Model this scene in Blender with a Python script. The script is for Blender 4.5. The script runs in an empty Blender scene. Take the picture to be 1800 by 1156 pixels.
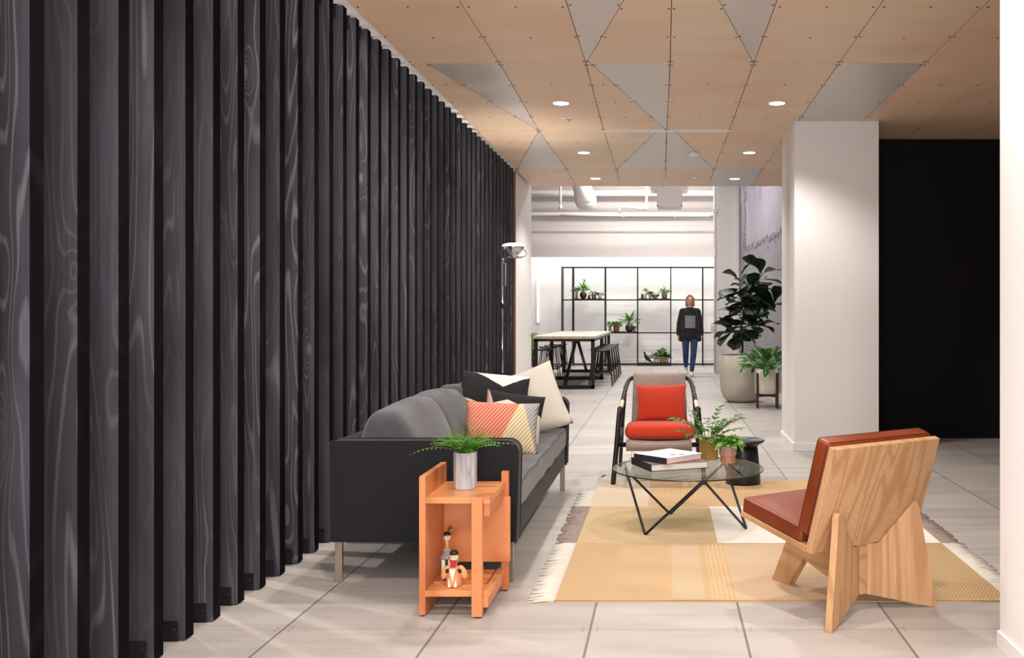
import bpy, bmesh, math, random
from mathutils import Vector, Matrix, Quaternion, noise as mnoise
PI = math.pi
S = bpy.context.scene
COL = S.collection
R = math.radians

# ------------------------------------------------------------------ helpers
def lin(c):
    return tuple((x / 12.92 if x <= 0.04045 else ((x + 0.055) / 1.055) ** 2.4) for x in c)

def rgb(h):
    h = h.lstrip('#')
    return lin(tuple(int(h[i:i + 2], 16) / 255 for i in (0, 2, 4)))

class MB:
    """collects geometry and links it as one mesh object"""
    def __init__(self):
        self.v, self.f, self.m, self.s = [], [], [], []

    def add(self, vs, fs, mat=0, smooth=False, M=None):
        o = len(self.v)
        if M is not None:
            vs = [M @ Vector(p) for p in vs]
        self.v += [tuple(p) for p in vs]
        for f in fs:
            self.f.append(tuple(i + o for i in f))
            self.m.append(mat)
            self.s.append(smooth)
        return self

    def bb(self, x0, x1, y0, y1, z0, z1, mat=0, M=None):
        vs = [(x0, y0, z0), (x1, y0, z0), (x1, y1, z0), (x0, y1, z0),
              (x0, y0, z1), (x1, y0, z1), (x1, y1, z1), (x0, y1, z1)]
        fs = [(0, 3, 2, 1), (4, 5, 6, 7), (0, 1, 5, 4), (1, 2, 6, 5), (2, 3, 7, 6), (3, 0, 4, 7)]
        return self.add(vs, fs, mat, False, M)

    def prism(self, poly, ext, mat=0, M=None):
        n = len(poly)
        e = Vector(ext)
        a = [Vector(p) for p in poly]
        nrm = Vector((0, 0, 0))
        for i in range(n):
            nrm += a[i].cross(a[(i + 1) % n])
        if nrm.dot(e) > 0:
            a.reverse()
        vs = a + [p + e for p in a]
        fs = [tuple(range(n)), tuple(range(2 * n - 1, n - 1, -1))]
        for i in range(n):
            j = (i + 1) % n
            fs.append((i, n + i, n + j, j))
        return self.add(vs, fs, mat, False, M)

    def tube(self, pts, r, n=8, mat=0, closed=False, M=None, cap=True, flat=None):
        pts = [Vector(p) for p in pts]
        k = len(pts)
        rs = r if isinstance(r, (list, tuple)) else [r] * k
        vs, fs = [], []
        up = None
        for i in range(k):
            if closed:
                t = (pts[(i + 1) % k] - pts[i - 1]).normalized()
            else:
                t = (pts[min(i + 1, k - 1)] - pts[max(i - 1, 0)]).normalized()
            if up is None:
                up = t.orthogonal().normalized()
                if abs(t.z) < .9:
                    up = (Vector((0, 0, 1)) - t * t.z).normalized()
            else:
                up = (up - t * up.dot(t)).normalized()
            sd = t.cross(up)
            for j in range(n):
                a = 2 * PI * j / n
                ru, rv = (rs[i], rs[i]) if flat is None else (rs[i], rs[i] * flat)
                vs.append(pts[i] + up * (math.cos(a) * ru) + sd * (math.sin(a) * rv))
        for i in range(k if closed else k - 1):
            b = ((i + 1) % k) * n
            for j in range(n):
                q = (j + 1) % n
                fs.append((i * n + j, i * n + q, b + q, b + j))
        self.add(vs, fs, mat, True, M)
        if cap and not closed:
            o = len(self.v) - len(vs)
            self.f.append(tuple(o + j for j in range(n - 1, -1, -1))); self.m.append(mat); self.s.append(False)
            self.f.append(tuple(o + (k - 1) * n + j for j in range(n))); self.m.append(mat); self.s.append(False)
        return self

    def lathe(self, prof, n=24, mat=0, c=(0, 0, 0), M=None, smooth=True, phase=0):
        vs, fs = [], []
        k = len(prof)
        for (r, z) in prof:
            for j in range(n):
                a = 2 * PI * (j + phase) / n
                vs.append((c[0] + r * math.cos(a), c[1] + r * math.sin(a), c[2] + z))
        for i in range(k - 1):
            for j in range(n):
                q = (j + 1) % n
                fs.append((i * n + j, i * n + q, (i + 1) * n + q, (i + 1) * n + j))
        if prof[0][0] > 1e-6:
            fs.append(tuple(range(n - 1, -1, -1)))
        if prof[-1][0] > 1e-6:
            fs.append(tuple((k - 1) * n + j for j in range(n)))
        return self.add(vs, fs, mat, smooth, M)

    def rbox(self, c, h, r, crown=(0, 0, 0), seg=6, mat=0, M=None, fn=None):
        """soft box: rounded edges, crowned faces"""
        def axis(hh):
            a = [-hh, -hh + r * .3, -hh + r * .65, -hh + r]
            for i in range(1, seg):
                a.append((-hh + r) + (2 * hh - 2 * r) * i / seg)
            a += [hh - r, hh - r * .65, hh - r * .3, hh]
            return a
        ax = [axis(x) for x in h]
        vs, fs, idx = [], [], {}
        def vid(p):
            key = tuple(round(x, 6) for x in p)
            if key in idx:
                return idx[key]
            q = Vector(p)
            inner = Vector([max(-(h[i] - r), min(h[i] - r, q[i])) for i in range(3)])
            d = q - inner
            if d.length > 1e-9:
                q = inner + d.normalized() * r
            u = [max(-1, min(1, q[i] / h[i])) for i in range(3)]
            for i in range(3):
                if crown[i]:
                    j, k = (i + 1) % 3, (i + 2) % 3
                    q[i] += crown[i] * u[i] * (1 - u[j] ** 2) * (1 - u[k] ** 2)
            if fn:
                q = fn(q)
            idx[key] = len(vs)
            vs.append(q + Vector(c))
            return idx[key]
        for d in range(3):
            a, b = (d + 1) % 3, (d + 2) % 3
            for sgn in (-1, 1):
                for i in range(len(ax[a]) - 1):
                    for j in range(len(ax[b]) - 1):
                        quad = []
                        for (ii, jj) in ((i, j), (i + 1, j), (i + 1, j + 1), (i, j + 1)):
                            p = [0, 0, 0]
                            p[d] = sgn * h[d]; p[a] = ax[a][ii]; p[b] = ax[b][jj]
                            quad.append(vid(p))
                        if sgn < 0:
                            quad.reverse()
                        fs.append(tuple(quad))
        return self.add(vs, fs, mat, True, M)

    def pillow(self, w, h, t, n=18, pinch=.07, mat=0, M=None, puff=.42, back=0):
        """knife-edge cushion in the local XZ plane, front towards -Y"""
        vs, fs = [], []
        def edge(u, v):
            x = u * w / 2 * (1 - pinch * (1 - v * v) * abs(u))
            z = v * h / 2 * (1 - pinch * (1 - u * u) * abs(v))
            return x, z
        grid = {}
        for side in (-1, 1):
            for i in range(n + 1):
                for j in range(n + 1):
                    u, v = 2 * i / n - 1, 2 * j / n - 1
                    border = i in (0, n) or j in (0, n)
                    if border and side == 1:
                        grid[(1, i, j)] = grid[(-1, i, j)]
                        continue
                    x, z = edge(u, v)
                    th = t / 2 * (max(0, (1 - u * u)) * max(0, (1 - v * v))) ** puff
                    th *= 1 + .06 * mnoise.noise(Vector((u * 2.1, v * 2.1, w * 9 + side)))
                    grid[(side, i, j)] = len(vs)
                    vs.append((x, side * th, z))
        for side in (-1, 1):
            for i in range(n):
                for j in range(n):
                    q = [grid[(side, i, j)], grid[(side, i + 1, j)], grid[(side, i + 1, j + 1)], grid[(side, i, j + 1)]]
                    if side == 1:
                        q.reverse()
                    fs.append(tuple(q))
        k = len(fs) // 2
        self.add(vs, fs[:k] + fs[k:], mat, True, M)
        if back:
            for i in range(len(self.m) - k, len(self.m)):
                self.m[i] = back
        return self

    def leaf(self, p, d, L, W, droop=.3, fold=.25, roll=0, shape='ovate', n=6, mat=0, wav=0):
        """a curved, folded leaf starting at p going along d"""
        p = Vector(p); d = Vector(d).normalized()
        side = d.cross(Vector((0, 0, 1)))
        if side.length < 1e-3:
            side = Vector((1, 0, 0))
        side.normalize()
        side = Quaternion(d, roll) @ side
        vs, fs = [], []
        cur = p.copy(); dr = d.copy()
        for i in range(n + 1):
            t = i / n
            if shape == 'ovate':
                w = math.sin(PI * min(1, t ** .75)) ** .8
            elif shape == 'obovate':
                w = math.sin(PI * min(1, t ** 1.5)) ** .65 * (.55 + .45 * t)
            elif shape == 'strap':
                w = min(1, t * 6) * (1 - max(0, (t - .75) / .25) ** 2) + .05
            else:
                w = math.sin(PI * min(1, t ** .55)) ** .9
            w = max(w, .03) * W / 2
            up = side.cross(dr).normalized()
            o = up * (fold * w)
            if wav:
                o = o + up * (wav * W * math.sin(t * 13 + p.x * 60))
            vs += [cur + side * w + o, cur.copy(), cur - side * w + (up * (fold * w) - up * (wav * W * math.sin(t * 12 + 2)) if wav else o)]
            q = Quaternion(side, -droop / n * (1 if True else 0))
            dr = (q @ dr).normalized()
            cur = cur + dr * (L / n)
        for i in range(n):
            b = i * 3
            fs += [(b, b + 1, b + 4, b + 3), (b + 1, b + 2, b + 5, b + 4)]
        return self.add(vs, fs, mat, True)

    def capsule(self, p0, r0, p1, r1, n=12, m=5, mat=0, sc=None):
        p0, p1 = Vector(p0), Vector(p1)
        t = (p1 - p0)
        L = t.length
        t.normalize()
        prof = []
        for i in range(m + 1):
            a = -PI / 2 + (PI / 2) * i / m
            prof.append((math.cos(a) * r0, math.sin(a) * r0))
        for i in range(m + 1):
            a = (PI / 2) * i / m
            prof.append((math.cos(a) * r1, L + math.sin(a) * r1))
        prof[0] = (0, -r0); prof[-1] = (0, L + r1)
        M = Matrix.Translation(p0) @ Vector((0, 0, 1)).rotation_difference(t).to_matrix().to_4x4()
        # poles: use tiny rings
        prof[0] = (r0 * .02, -r0); prof[-1] = (r1 * .02, L + r1)
        return self.lathe(prof, n, mat, M=M)

    def ell(self, c, r, n=16, m=10, mat=0, M=None):
        prof = []
        for i in range(m + 1):
            a = -PI / 2 + PI * i / m
            prof.append((max(.01, math.cos(a)), math.sin(a)))
        T = Matrix.Translation(Vector(c)) @ Matrix.Diagonal((r[0], r[1], r[2], 1))
        if M is not None:
            T = M @ T
        return self.lathe(prof, n, mat, M=T)

    def build(self, name, mats, parent=None, bevel=0, seg=2, loc=None, rot=None):
        me = bpy.data.meshes.new(name)
        me.from_pydata(self.v, [], self.f)
        if not isinstance(mats, (list, tuple)):
            mats = [mats]
        for m in mats:
            me.materials.append(m)
        me.polygons.foreach_set('material_index', self.m)
        me.polygons.foreach_set('use_smooth', self.s)
        me.update()
        o = bpy.data.objects.new(name, me)
        COL.objects.link(o)
        if parent is not None:
            o.parent = parent
        if loc is not None:
            o.location = loc
        if rot is not None:
            o.rotation_euler = rot
        if bevel:
            b = o.modifiers.new('bevel', 'BEVEL')
            b.width = bevel; b.segments = seg; b.limit_method = 'ANGLE'; b.angle_limit = R(40)
            b.harden_normals = False
        return o

def tag(o, label=None, cat=None, group=None, kind=None):
    if label: o['label'] = label
    if cat: o['category'] = cat
    if group: o['group'] = group
    if kind: o['kind'] = kind
    return o

def thing(name, label, cat, loc=(0, 0, 0), rz=0, group=None):
    o = bpy.data.objects.new(name, None)
    COL.objects.link(o)
    o.empty_display_size = .1
    o.location = loc
    o.rotation_euler = (0, 0, rz)
    return tag(o, label, cat, group)

def struct(o):
    o['kind'] = 'structure'
    return o

KIDS = {}
def children(o):
    return [c for c in bpy.data.objects if c.parent == o]

def copy_tree(o, parent=None, **kw):
    c = o.copy()
    COL.objects.link(c)
    c.parent = parent
    for ch in children(o):
        if ch is not c:
            copy_tree(ch, c)
    return c

def place(o, loc, rz=0, label=None):
    o.location = loc
    o.rotation_euler = (0, 0, rz)
    if label: o['label'] = label
    return o

ORD = ['', 'first', 'second', 'third', 'fourth', 'fifth', 'sixth', 'seventh', 'eighth', 'ninth', 'tenth', 'eleventh',
       'twelfth', 'thirteenth', 'fourteenth', 'fifteenth', 'sixteenth', 'seventeenth', 'eighteenth', 'nineteenth',
       'twentieth', 'twenty-first', 'twenty-second']

# ------------------------------------------------------------------ materials
class NT:
    def __init__(self, name):
        self.mat = bpy.data.materials.new(name)
        self.mat.use_nodes = True
        self.t = self.mat.node_tree
        self.b = self.t.nodes['Principled BSDF']
        self.out = self.t.nodes['Material Output']
        self._oc = None

    def n(self, kind, **kw):
        d = self.t.nodes.new(kind)
        for k, v in kw.items():
            if k in d.inputs.keys():
                self.put(d.inputs[k], v)
            else:
                setattr(d, k, v)
        return d

    def put(self, sock, v):
        if isinstance(v, bpy.types.NodeSocket):
            self.t.links.new(v, sock)
        elif isinstance(v, (tuple, list)) and sock.type == 'RGBA' and len(v) == 3:
            sock.default_value = (*v, 1)
        else:
            sock.default_value = v

    def oc(self):
        if self._oc is None:
            self._oc = self.t.nodes.new('ShaderNodeTexCoord').outputs['Object']
        return self._oc

    def map(self, scale=(1, 1, 1), vec=None, rot=(0, 0, 0), loc=(0, 0, 0)):
        d = self.n('ShaderNodeMapping')
        self.put(d.inputs['Vector'], vec if vec is not None else self.oc())
        d.inputs['Scale'].default_value = scale
        d.inputs['Rotation'].default_value = rot
        d.inputs['Location'].default_value = loc
        return d.outputs[0]

    def noise(self, scale=5, detail=3, rough=.5, vec=None, dist=0):
        d = self.n('ShaderNodeTexNoise')
        self.put(d.inputs['Vector'], vec if vec is not None else self.oc())
        d.inputs['Scale'].default_value = scale
        d.inputs['Detail'].default_value = detail
        d.inputs['Roughness'].default_value = rough
        d.inputs['Distortion'].default_value = dist
        return d.outputs['Fac']

    def math(self, op, a, b=0, c=0, clamp=False):
        d = self.n('ShaderNodeMath')
        d.operation = op
        d.use_clamp = clamp
        self.put(d.inputs[0], a); self.put(d.inputs[1], b); self.put(d.inputs[2], c)
        return d.outputs[0]

    def step(self, v, a, b, lo=0., hi=1.):
        d = self.n('ShaderNodeMapRange')
        self.put(d.inputs['Value'], v)
        d.inputs['From Min'].default_value = a
        d.inputs['From Max'].default_value = b
        d.inputs['To Min'].default_value = lo
        d.inputs['To Max'].default_value = hi
        d.clamp = True
        return d.outputs[0]

    def mix(self, f, a, b, mode='MIX'):
        d = self.t.nodes.new('ShaderNodeMix')
        d.data_type = 'RGBA'
        d.blend_type = mode
        self.put(d.inputs[0], f)
        for s, v in ((d.inputs[6], a), (d.inputs[7], b)):
            self.put(s, v)
        return d.outputs[2]

    def sep(self, vec=None):
        d = self.n('ShaderNodeSeparateXYZ')
        self.put(d.inputs[0], vec if vec is not None else self.oc())
        return d.outputs

    def comb(self, x, y, z):
        d = self.n('ShaderNodeCombineXYZ')
        for i, v in enumerate((x, y, z)):
            self.put(d.inputs[i], v)
        return d.outputs[0]

    def bump(self, h, strength=.2, dist=.01):
        d = self.n('ShaderNodeBump')
        self.put(d.inputs['Height'], h)
        d.inputs['Strength'].default_value = strength
        d.inputs['Distance'].default_value = dist
        self.put(self.b.inputs['Normal'], d.outputs[0])

    def set(self, **kw):
        for k, v in kw.items():
            self.put(self.b.inputs[k.replace('_', ' ')], v)
        return self.mat

def simple(name, hexc, rough=.5, metal=0., var=.12, scale=14, bump=0, bscale=200, spec=.5):
    m = NT(name)
    c = rgb(hexc)
    f = m.noise(scale, 3)
    col = m.mix(f, tuple(x * (1 - var) for x in c), tuple(min(1, x * (1 + var)) for x in c))
    if bump:
        m.bump(m.noise(bscale, 2), bump, .003)
    m.set(Base_Color=col, Roughness=rough, Metallic=metal)
    m.b.inputs['Specular IOR Level'].default_value = spec
    return m.mat

def fabric(name, hexc, var=.2, scale=420, bump=.5, sheen=.25, blotch=.12):
    m = NT(name)
    c = rgb(hexc)
    w1 = m.n('ShaderNodeTexWave', Scale=scale / 6.28, Distortion=1.5); w1.bands_direction = 'X'
    m.put(w1.inputs['Vector'], m.oc())
    f = m.noise(scale * .6, 2)
    f2 = m.noise(6, 2)
    col = m.mix(f, tuple(x * (1 - var) for x in c), tuple(min(1, x * (1 + var)) for x in c))
    col = m.mix(m.step(f2, .3, .7, 0, blotch), col, tuple(x * .6 for x in c))
    m.bump(f, bump, .002)
    m.set(Base_Color=col, Roughness=.9)
    m.b.inputs['Sheen Weight'].default_value = sheen
    m.b.inputs['Specular IOR Level'].default_value = .2
    return m.mat

def wood(name, light, dark, axis='z', k=34, sc=3.2, stretch=.1, rough=.42, fibre=.25):
    m = NT(name)
    s = {'x': (stretch, 1, 1), 'y': (1, stretch, 1), 'z': (1, .45, stretch)}[axis]
    fs = {'x': (.03, 1, 1), 'y': (1, .03, 1), 'z': (1, 1, .03)}[axis]
    inf = m.n('ShaderNodeObjectInfo')
    off = m.math('MULTIPLY', inf.outputs['Random'], 13.7)
    va = m.n('ShaderNodeVectorMath'); va.operation = 'ADD'
    m.put(va.inputs[0], m.oc()); m.put(va.inputs[1], m.comb(off, off, off))
    v = va.outputs[0]
    field = m.noise(sc, 1, .4, m.map(s, v))
    ring = m.math('SINE', m.math('MULTIPLY', field, k))
    ring = m.step(ring, -.2, 1, 0, 1)
    fib = m.noise(160, 3, .6, m.map(fs, v))
    a, b = rgb(light), rgb(dark)
    col = m.mix(m.math('MULTIPLY', ring, .65), a, b)
    col = m.mix(m.step(fib, .35, .75, 0, fibre), col, tuple(x * .55 for x in b))
    m.bump(fib, .12, .002)
    return m.set(Base_Color=col, Roughness=rough)

def leafmat(name, a, b, rough=.4, vein=None, vscale=30):
    m = NT(name)
    f = m.noise(vscale, 2)
    col = m.mix(m.step(f, .35, .65), rgb(a), rgb(b))
    if vein:
        g = m.noise(vscale * 1.7, 3)
        col = m.mix(m.step(g, .58, .66), col, rgb(vein))
    m.set(Base_Color=col, Roughness=rough)
    m.b.inputs['Subsurface Weight'].default_value = 0
    m.b.inputs['Transmission Weight'].default_value = 0
    # thin leaves let some light through
    tr = m.n('ShaderNodeBsdfTranslucent'); m.put(tr.inputs['Color'], col)
    mx = m.n('ShaderNodeMixShader'); mx.inputs[0].default_value = .25
    m.t.links.new(m.b.outputs[0], mx.inputs[1]); m.t.links.new(tr.outputs[0], mx.inputs[2])
    m.t.links.new(mx.outputs[0], m.out.inputs[0])
    return m.mat

def emit(name, hexc, strength):
    m = NT(name)
    f = m.noise(3, 1)
    m.set(Base_Color=rgb(hexc), Emission_Color=m.mix(m.step(f, 0, 1, 0, .05), rgb(hexc), (1, 1, 1)), Emission_Strength=strength)
    return m.mat

# --- dark stained pine slats
def slat_mat(name, edge=False):
    m = NT(name)
    inf = m.n('ShaderNodeObjectInfo')
    rnd = inf.outputs['Random']
    off = m.math('MULTIPLY', rnd, 37.3)
    va = m.n('ShaderNodeVectorMath'); va.operation = 'ADD'
    m.put(va.inputs[0], m.oc()); m.put(va.inputs[1], m.comb(off, off, off))
    v = va.outputs[0]
    # knots: stretched cells
    vo = m.n('ShaderNodeTexVoronoi', Scale=1.0)
    vo.inputs['Randomness'].default_value = 1
    m.put(vo.inputs['Vector'], m.map((4.6, .01, 1.9), v))
    d = vo.outputs['Distance']
    knot = m.math('POWER', 2.718, m.math('MULTIPLY', d, -8.0))
    field = m.noise(7.5, 1.5, .45, m.map((1, .1, .07), v), .3)
    field = m.math('ADD', field, m.math('MULTIPLY', knot, .55))
    ring = m.math('SINE', m.math('MULTIPLY', field, 105))
    ring = m.step(ring, .55, 1)
    amt = m.step(m.noise(1.7, 2, .5, m.map((1, .1, .35), v)), .42, .62, .05, .6)
    amt = m.math('MULTIPLY', amt, m.step(rnd, 0, 1, .35, 1.0))
    fib = m.noise(90, 3, .6, m.map((1, 1, .02), v))
    blot = m.noise(2.2, 3, .55, m.map((1.4, .2, .55), v))
    base = m.mix(m.step(blot, .3, .7), rgb('#28262c'), rgb('#4b4852'))
    base = m.mix(m.step(rnd, 0, 1, 0, .35), base, rgb('#444249'))
    col = m.mix(m.math('MULTIPLY', ring, amt), base, rgb('#8f8d96'))
    col = m.mix(m.step(fib, .45, .75, 0, .45), col, rgb('#1f1d23'))
    kn = m.math('MULTIPLY', m.step(d, .085, .04), .5)
    col = m.mix(kn, col, rgb('#8d8b97'))
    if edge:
        col = m.mix(.95, col, rgb('#060404'))  # shade on the narrow edges put into the colour
    m.bump(m.math('ADD', m.math('MULTIPLY', ring, .4), fib), .22, .002)
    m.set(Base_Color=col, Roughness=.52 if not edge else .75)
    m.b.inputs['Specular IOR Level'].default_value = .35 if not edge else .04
    return m.mat

# --- concrete raised floor
TX0, TXS, TY0, TYS = -.295, .61, 3.80, .591
def floor_mat():
    m = NT('concrete_floor_tiles')
    x, y, z = m.sep()
    u = m.math('DIVIDE', m.math('SUBTRACT', x, TX0), TXS)
    v = m.math('DIVIDE', m.math('SUBTRACT', y, TY0), TYS)
    fu, fv = m.math('FRACT', u), m.math('FRACT', v)
    iu, iv = m.math('FLOOR', u), m.math('FLOOR', v)
    du = m.math('MULTIPLY', m.math('MINIMUM', fu, m.math('SUBTRACT', 1, fu)), TXS)
    dv = m.math('MULTIPLY', m.math('MINIMUM', fv, m.math('SUBTRACT', 1, fv)), TYS)
    wn = m.n('ShaderNodeTexWhiteNoise'); wn.noise_dimensions = '2D'
    m.put(wn.inputs['Vector'], m.comb(iu, iv, 0))
    tile = wn.outputs['Value']
    cl = m.noise(1.6, 4, .6)
    streak = m.noise(2.5, 3, .6, m.map((.5, 3.0, 1)))
    sp = m.noise(95, 3, .75)
    base = m.mix(m.step(tile, 0, 1), rgb('#a39c96'), rgb('#bbb4ae'))
    base = m.mix(m.step(cl, .3, .7, 0, .6), base, rgb('#b9b2ac'))
    base = m.mix(m.step(streak, .45, .72, 0, .5), base, rgb('#8e8783'))
    base = m.mix(m.step(sp, .62, .70, 0, .6), base, rgb('#827b76'))
    # seams: wide double line along the hall, thin line across
    a1 = m.step(du, .0045, .0062, 1, 0)
    core = m.step(du, .0012, .002, 1, 0)
    lu = m.math('SUBTRACT', m.math('MULTIPLY', a1, .85), m.math('MULTIPLY', m.math('SUBTRACT', 1, core), m.math('MULTIPLY', a1, .3)))
    lv = m.math('MULTIPLY', m.step(dv, .0012, .0028, 1, 0), .55)
    seam = m.math('MAXIMUM', lu, lv)
    # screw heads at tile corners
    qx = m.math('SUBTRACT', du, .028); qy = m.math('SUBTRACT', dv, .018)
    rr = m.math('SQRT', m.math('ADD', m.math('MULTIPLY', qx, qx), m.math('MULTIPLY', qy, qy)))
    seam = m.math('MAXIMUM', seam, m.math('MULTIPLY', m.step(rr, .004, .006, 1, 0), .7))
    col = m.mix(seam, base, rgb('#4a4542'))
    h = m.math('SUBTRACT', m.math('MULTIPLY', sp, .15), seam)
    m.bump(h, .25, .004)
    m.set(Base_Color=col, Roughness=m.step(cl, .3, .7, .42, .6))
    m.b.inputs['Specular IOR Level'].default_value = .35
    return m.mat

def plaster(name, hexc, rough=.75, var=.03):
    m = NT(name)
    c = rgb(hexc)
    f = m.noise(1.3, 3)
    col = m.mix(f, tuple(x * (1 - var) for x in c), tuple(min(1, x * (1 + var)) for x in c))
    m.bump(m.noise(260, 2), .06, .001)
    return m.set(Base_Color=col, Roughness=rough)

def ply_mat():
    m = NT('birch_plywood')
    inf = m.n('ShaderNodeObjectInfo'); rnd = inf.outputs['Random']
    off = m.math('MULTIPLY', rnd, 21.)
    va = m.n('ShaderNodeVectorMath'); va.operation = 'ADD'
    m.put(va.inputs[0], m.oc()); m.put(va.inputs[1], m.comb(off, off, 0))
    v = va.outputs[0]
    f1 = m.noise(2.2, 3, .55, m.map((.5, 2.0, 1), v))
    f2 = m.noise(26, 3, .6, m.map((.12, 1.4, 1), v))
    col = m.mix(m.step(f1, .3, .7), rgb('#e8d2b9'), rgb('#dfc5a8'))
    col = m.mix(m.step(rnd, 0, 1, 0, .75), col, rgb('#e8c3a6'))
    blush = m.noise(1.1, 2, .5, v)
    col = m.mix(m.step(blush, .5, .72, 0, .5), col, rgb('#dfb093'))
    col = m.mix(m.step(f2, .45, .75, 0, .28), col, rgb('#edd3b6'))
    f3 = m.noise(60, 2, .5, m.map((.15, 3, 1), v))
    col = m.mix(m.step(f3, .66, .72, 0, .35), col, rgb('#f6e2c9'))
    m.bump(f2, .04, .001)
    return m.set(Base_Color=col, Roughness=.5)

def metal_panel_mat():
    m = NT('brushed_steel_panel')
    f = m.noise(3, 3, .5, m.map((1, .5, 1)))
    g = m.noise(120, 2, .6, m.map((1, .04, 1)))
    col = m.mix(f, rgb('#c9c2bc'), rgb('#ddd6d0'))
    m.bump(g, .05, .001)
    return m.set(Base_Color=col, Roughness=m.step(f, .3, .7, .36, .5), Metallic=.35)

def cracked_wall_mat():
    m = NT('chipped_concrete_wall')
    x, y, z = m.sep()
    nz = m.math('MULTIPLY', m.math('SUBTRACT', m.noise(2.4, 6, .65), .5), 1.6)
    # patch bounded on its far side and below
    a = m.math('ADD', m.math('SUBTRACT', 19.1, y), m.math('MULTIPLY', nz, .8))
    b = m.math('ADD', m.math('SUBTRACT', z, 2.52), m.math('MULTIPLY', nz, .18))
    d = m.math('MINIMUM', m.math('MULTIPLY', a, .5), b)
    inside = m.step(d, -.01, .01)
    fl = m.noise(9, 5, .7)
    edge = m.math('MULTIPLY', m.step(m.math('ABSOLUTE', d), .03, .07, 1, 0), m.step(fl, .43, .52))
    speck = m.math('MULTIPLY', m.step(m.noise(6, 6, .75), .60, .64), m.step(m.math('ABSOLUTE', d), .1, .45, 1, 0))
    up = m.math('MULTIPLY', m.step(m.noise(3.3, 6, .7), .57, .6), m.step(z, 3.2, 3.6))
    paint = m.mix(m.noise(1.2, 3), rgb('#7d7881'), rgb('#938e96'))
    conc = m.mix(m.noise(2, 4, .6), rgb('#8d8793'), rgb('#a59fa9'))
    col = m.mix(inside, paint, conc)
    dark = m.math('MAXIMUM', edge, m.math('MAXIMUM', speck, up))
    col = m.mix(m.math('MULTIPLY', dark, .95), col, rgb('#4b4544'))
    m.bump(m.math('SUBTRACT', m.math('MULTIPLY', inside, -.5), dark), .3, .02)
    return m.set(Base_Color=col, Roughness=.85)
# ------------------------------------------------------------------ material set
M = {}
M['floor'] = floor_mat()
M['white'] = plaster('white_wall_paint', '#eeebea')
M['warmwhite'] = plaster('warm_white_paint', '#e6e2df')
M['base'] = plaster('white_satin_trim', '#e9e6e4', .4)
M['greywhite'] = plaster('painted_header', '#d6cfcc')
M['black_wall'] = plaster('matte_black_paint', '#050506', .95)
M['dark_back'] = plaster('mid_grey_back_wall', '#57504c', .9)  # plain mid-grey paint of the wall behind the slats
M['ply'] = ply_mat()
M['ply_edge'] = simple('plywood_edge', '#a98257', .6)
M['steel_panel'] = metal_panel_mat()
M['screw'] = simple('dark_screw_heads', '#4a3c33', .4, .6)
M['slat'] = slat_mat('black_stained_pine')
M['slat_edge'] = slat_mat('stained_pine_edge_shade', True)
M['black_steel'] = simple('black_powder_coat', '#19181a', .45, .3)
M['black_satin'] = simple('black_satin_lacquer', '#121113', .35)
M['chrome'] = simple('polished_chrome', '#d8d4d0', .12, 1.0, .04)
M['nickel'] = simple('brushed_nickel', '#b5a995', .3, .9, .08, 40)
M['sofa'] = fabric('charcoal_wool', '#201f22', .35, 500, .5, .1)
M['sofa_lit'] = fabric('charcoal_wool_lit', '#4e4d51', .3, 500, .5, .3)  # same wool made lighter: light on the cushions put into the colour
M['piping'] = fabric('dark_piping', '#161518')
M['cherry'] = wood('cherry_ply', '#d98a56', '#b9683a', 'y', 30, 3.0, .12, .4, .2)
M['cherry_z'] = wood('cherry_upright', '#d98a56', '#b36336', 'z', 40, 5, .08, .4, .25)
M['cherry_top'] = wood('cherry_top', '#e0965f', '#b26637', 'x', 44, 5, .25, .33, .2)
M['oak'] = wood('natural_oak', '#cda074', '#ab7b50', 'z', 60, 7, .06, .45, .35)
M['oak_y'] = wood('natural_oak_seat', '#c99b6e', '#a8784d', 'y', 40, 5, .1, .45, .3)
M['walnut'] = wood('walnut_stand', '#5b3220', '#3c2014', 'z', 30, 6, .1)
M['brown_trim'] = wood('brown_end_trim', '#7c5640', '#5b3d2c', 'z', 30, 6, .05)
M['tabletop'] = wood('pale_birch_top', '#e8dbc9', '#d3bfa4', 'y', 30, 4, .08, .4)
M['red'] = fabric('orange_red_felt', '#c03d24', .12, 520, .35, .2, .06)
M['sling'] = fabric('taupe_woven_sling', '#9a8a80', .45, 260, .7, .2)
M['cream'] = fabric('cream_linen', '#d9d2c6', .14, 350, .5, .2)
M['soil'] = simple('potting_soil', '#231a14', .95, 0, .4, 60, .6, 90)
M['concrete_pot'] = simple('beige_fibre_concrete', '#b9b0a5', .7, 0, .08, 5, .15)
M['white_ceramic'] = simple('cream_glazed_ceramic', '#ddd6c6', .3, 0, .05)
M['grey_marble'] = None
def marble():
    m = NT('grey_streaked_ceramic')
    f = m.noise(9, 4, .6, m.map((1, 1, .22)), 1.2)
    col = m.mix(m.step(f, .38, .62), rgb('#8f9296'), rgb('#c9cacc'))
    return m.set(Base_Color=col, Roughness=.35)
M['grey_marble'] = marble()
M['gold_pot'] = simple('mustard_gold_glaze', '#b08846', .38, .25, .12, 9)
M['pink_pot'] = simple('dusty_pink_glaze', '#b58e7c', .5, 0, .1, 20)
M['copper_pot'] = simple('copper_pink_glaze', '#bb7659', .4, 0, .1, 20)
M['terracotta'] = simple('terracotta', '#b8583a', .8, 0, .12, 20)
M['dark_bowl'] = simple('dark_bronze_glaze', '#43352a', .3, .2, .3, 12)
M['beige_pot'] = simple('beige_stoneware', '#b8a58e', .6)
M['grey_pot'] = simple('grey_stoneware', '#a7a39c', .6)
M['blue_cup'] = simple('navy_glaze', '#23263f', .4)
M['pale_green_glass'] = simple('pale_green_ceramic', '#b9c49c', .35)
M['tan_pot'] = simple('tan_clay', '#c79f6d', .6)
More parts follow.
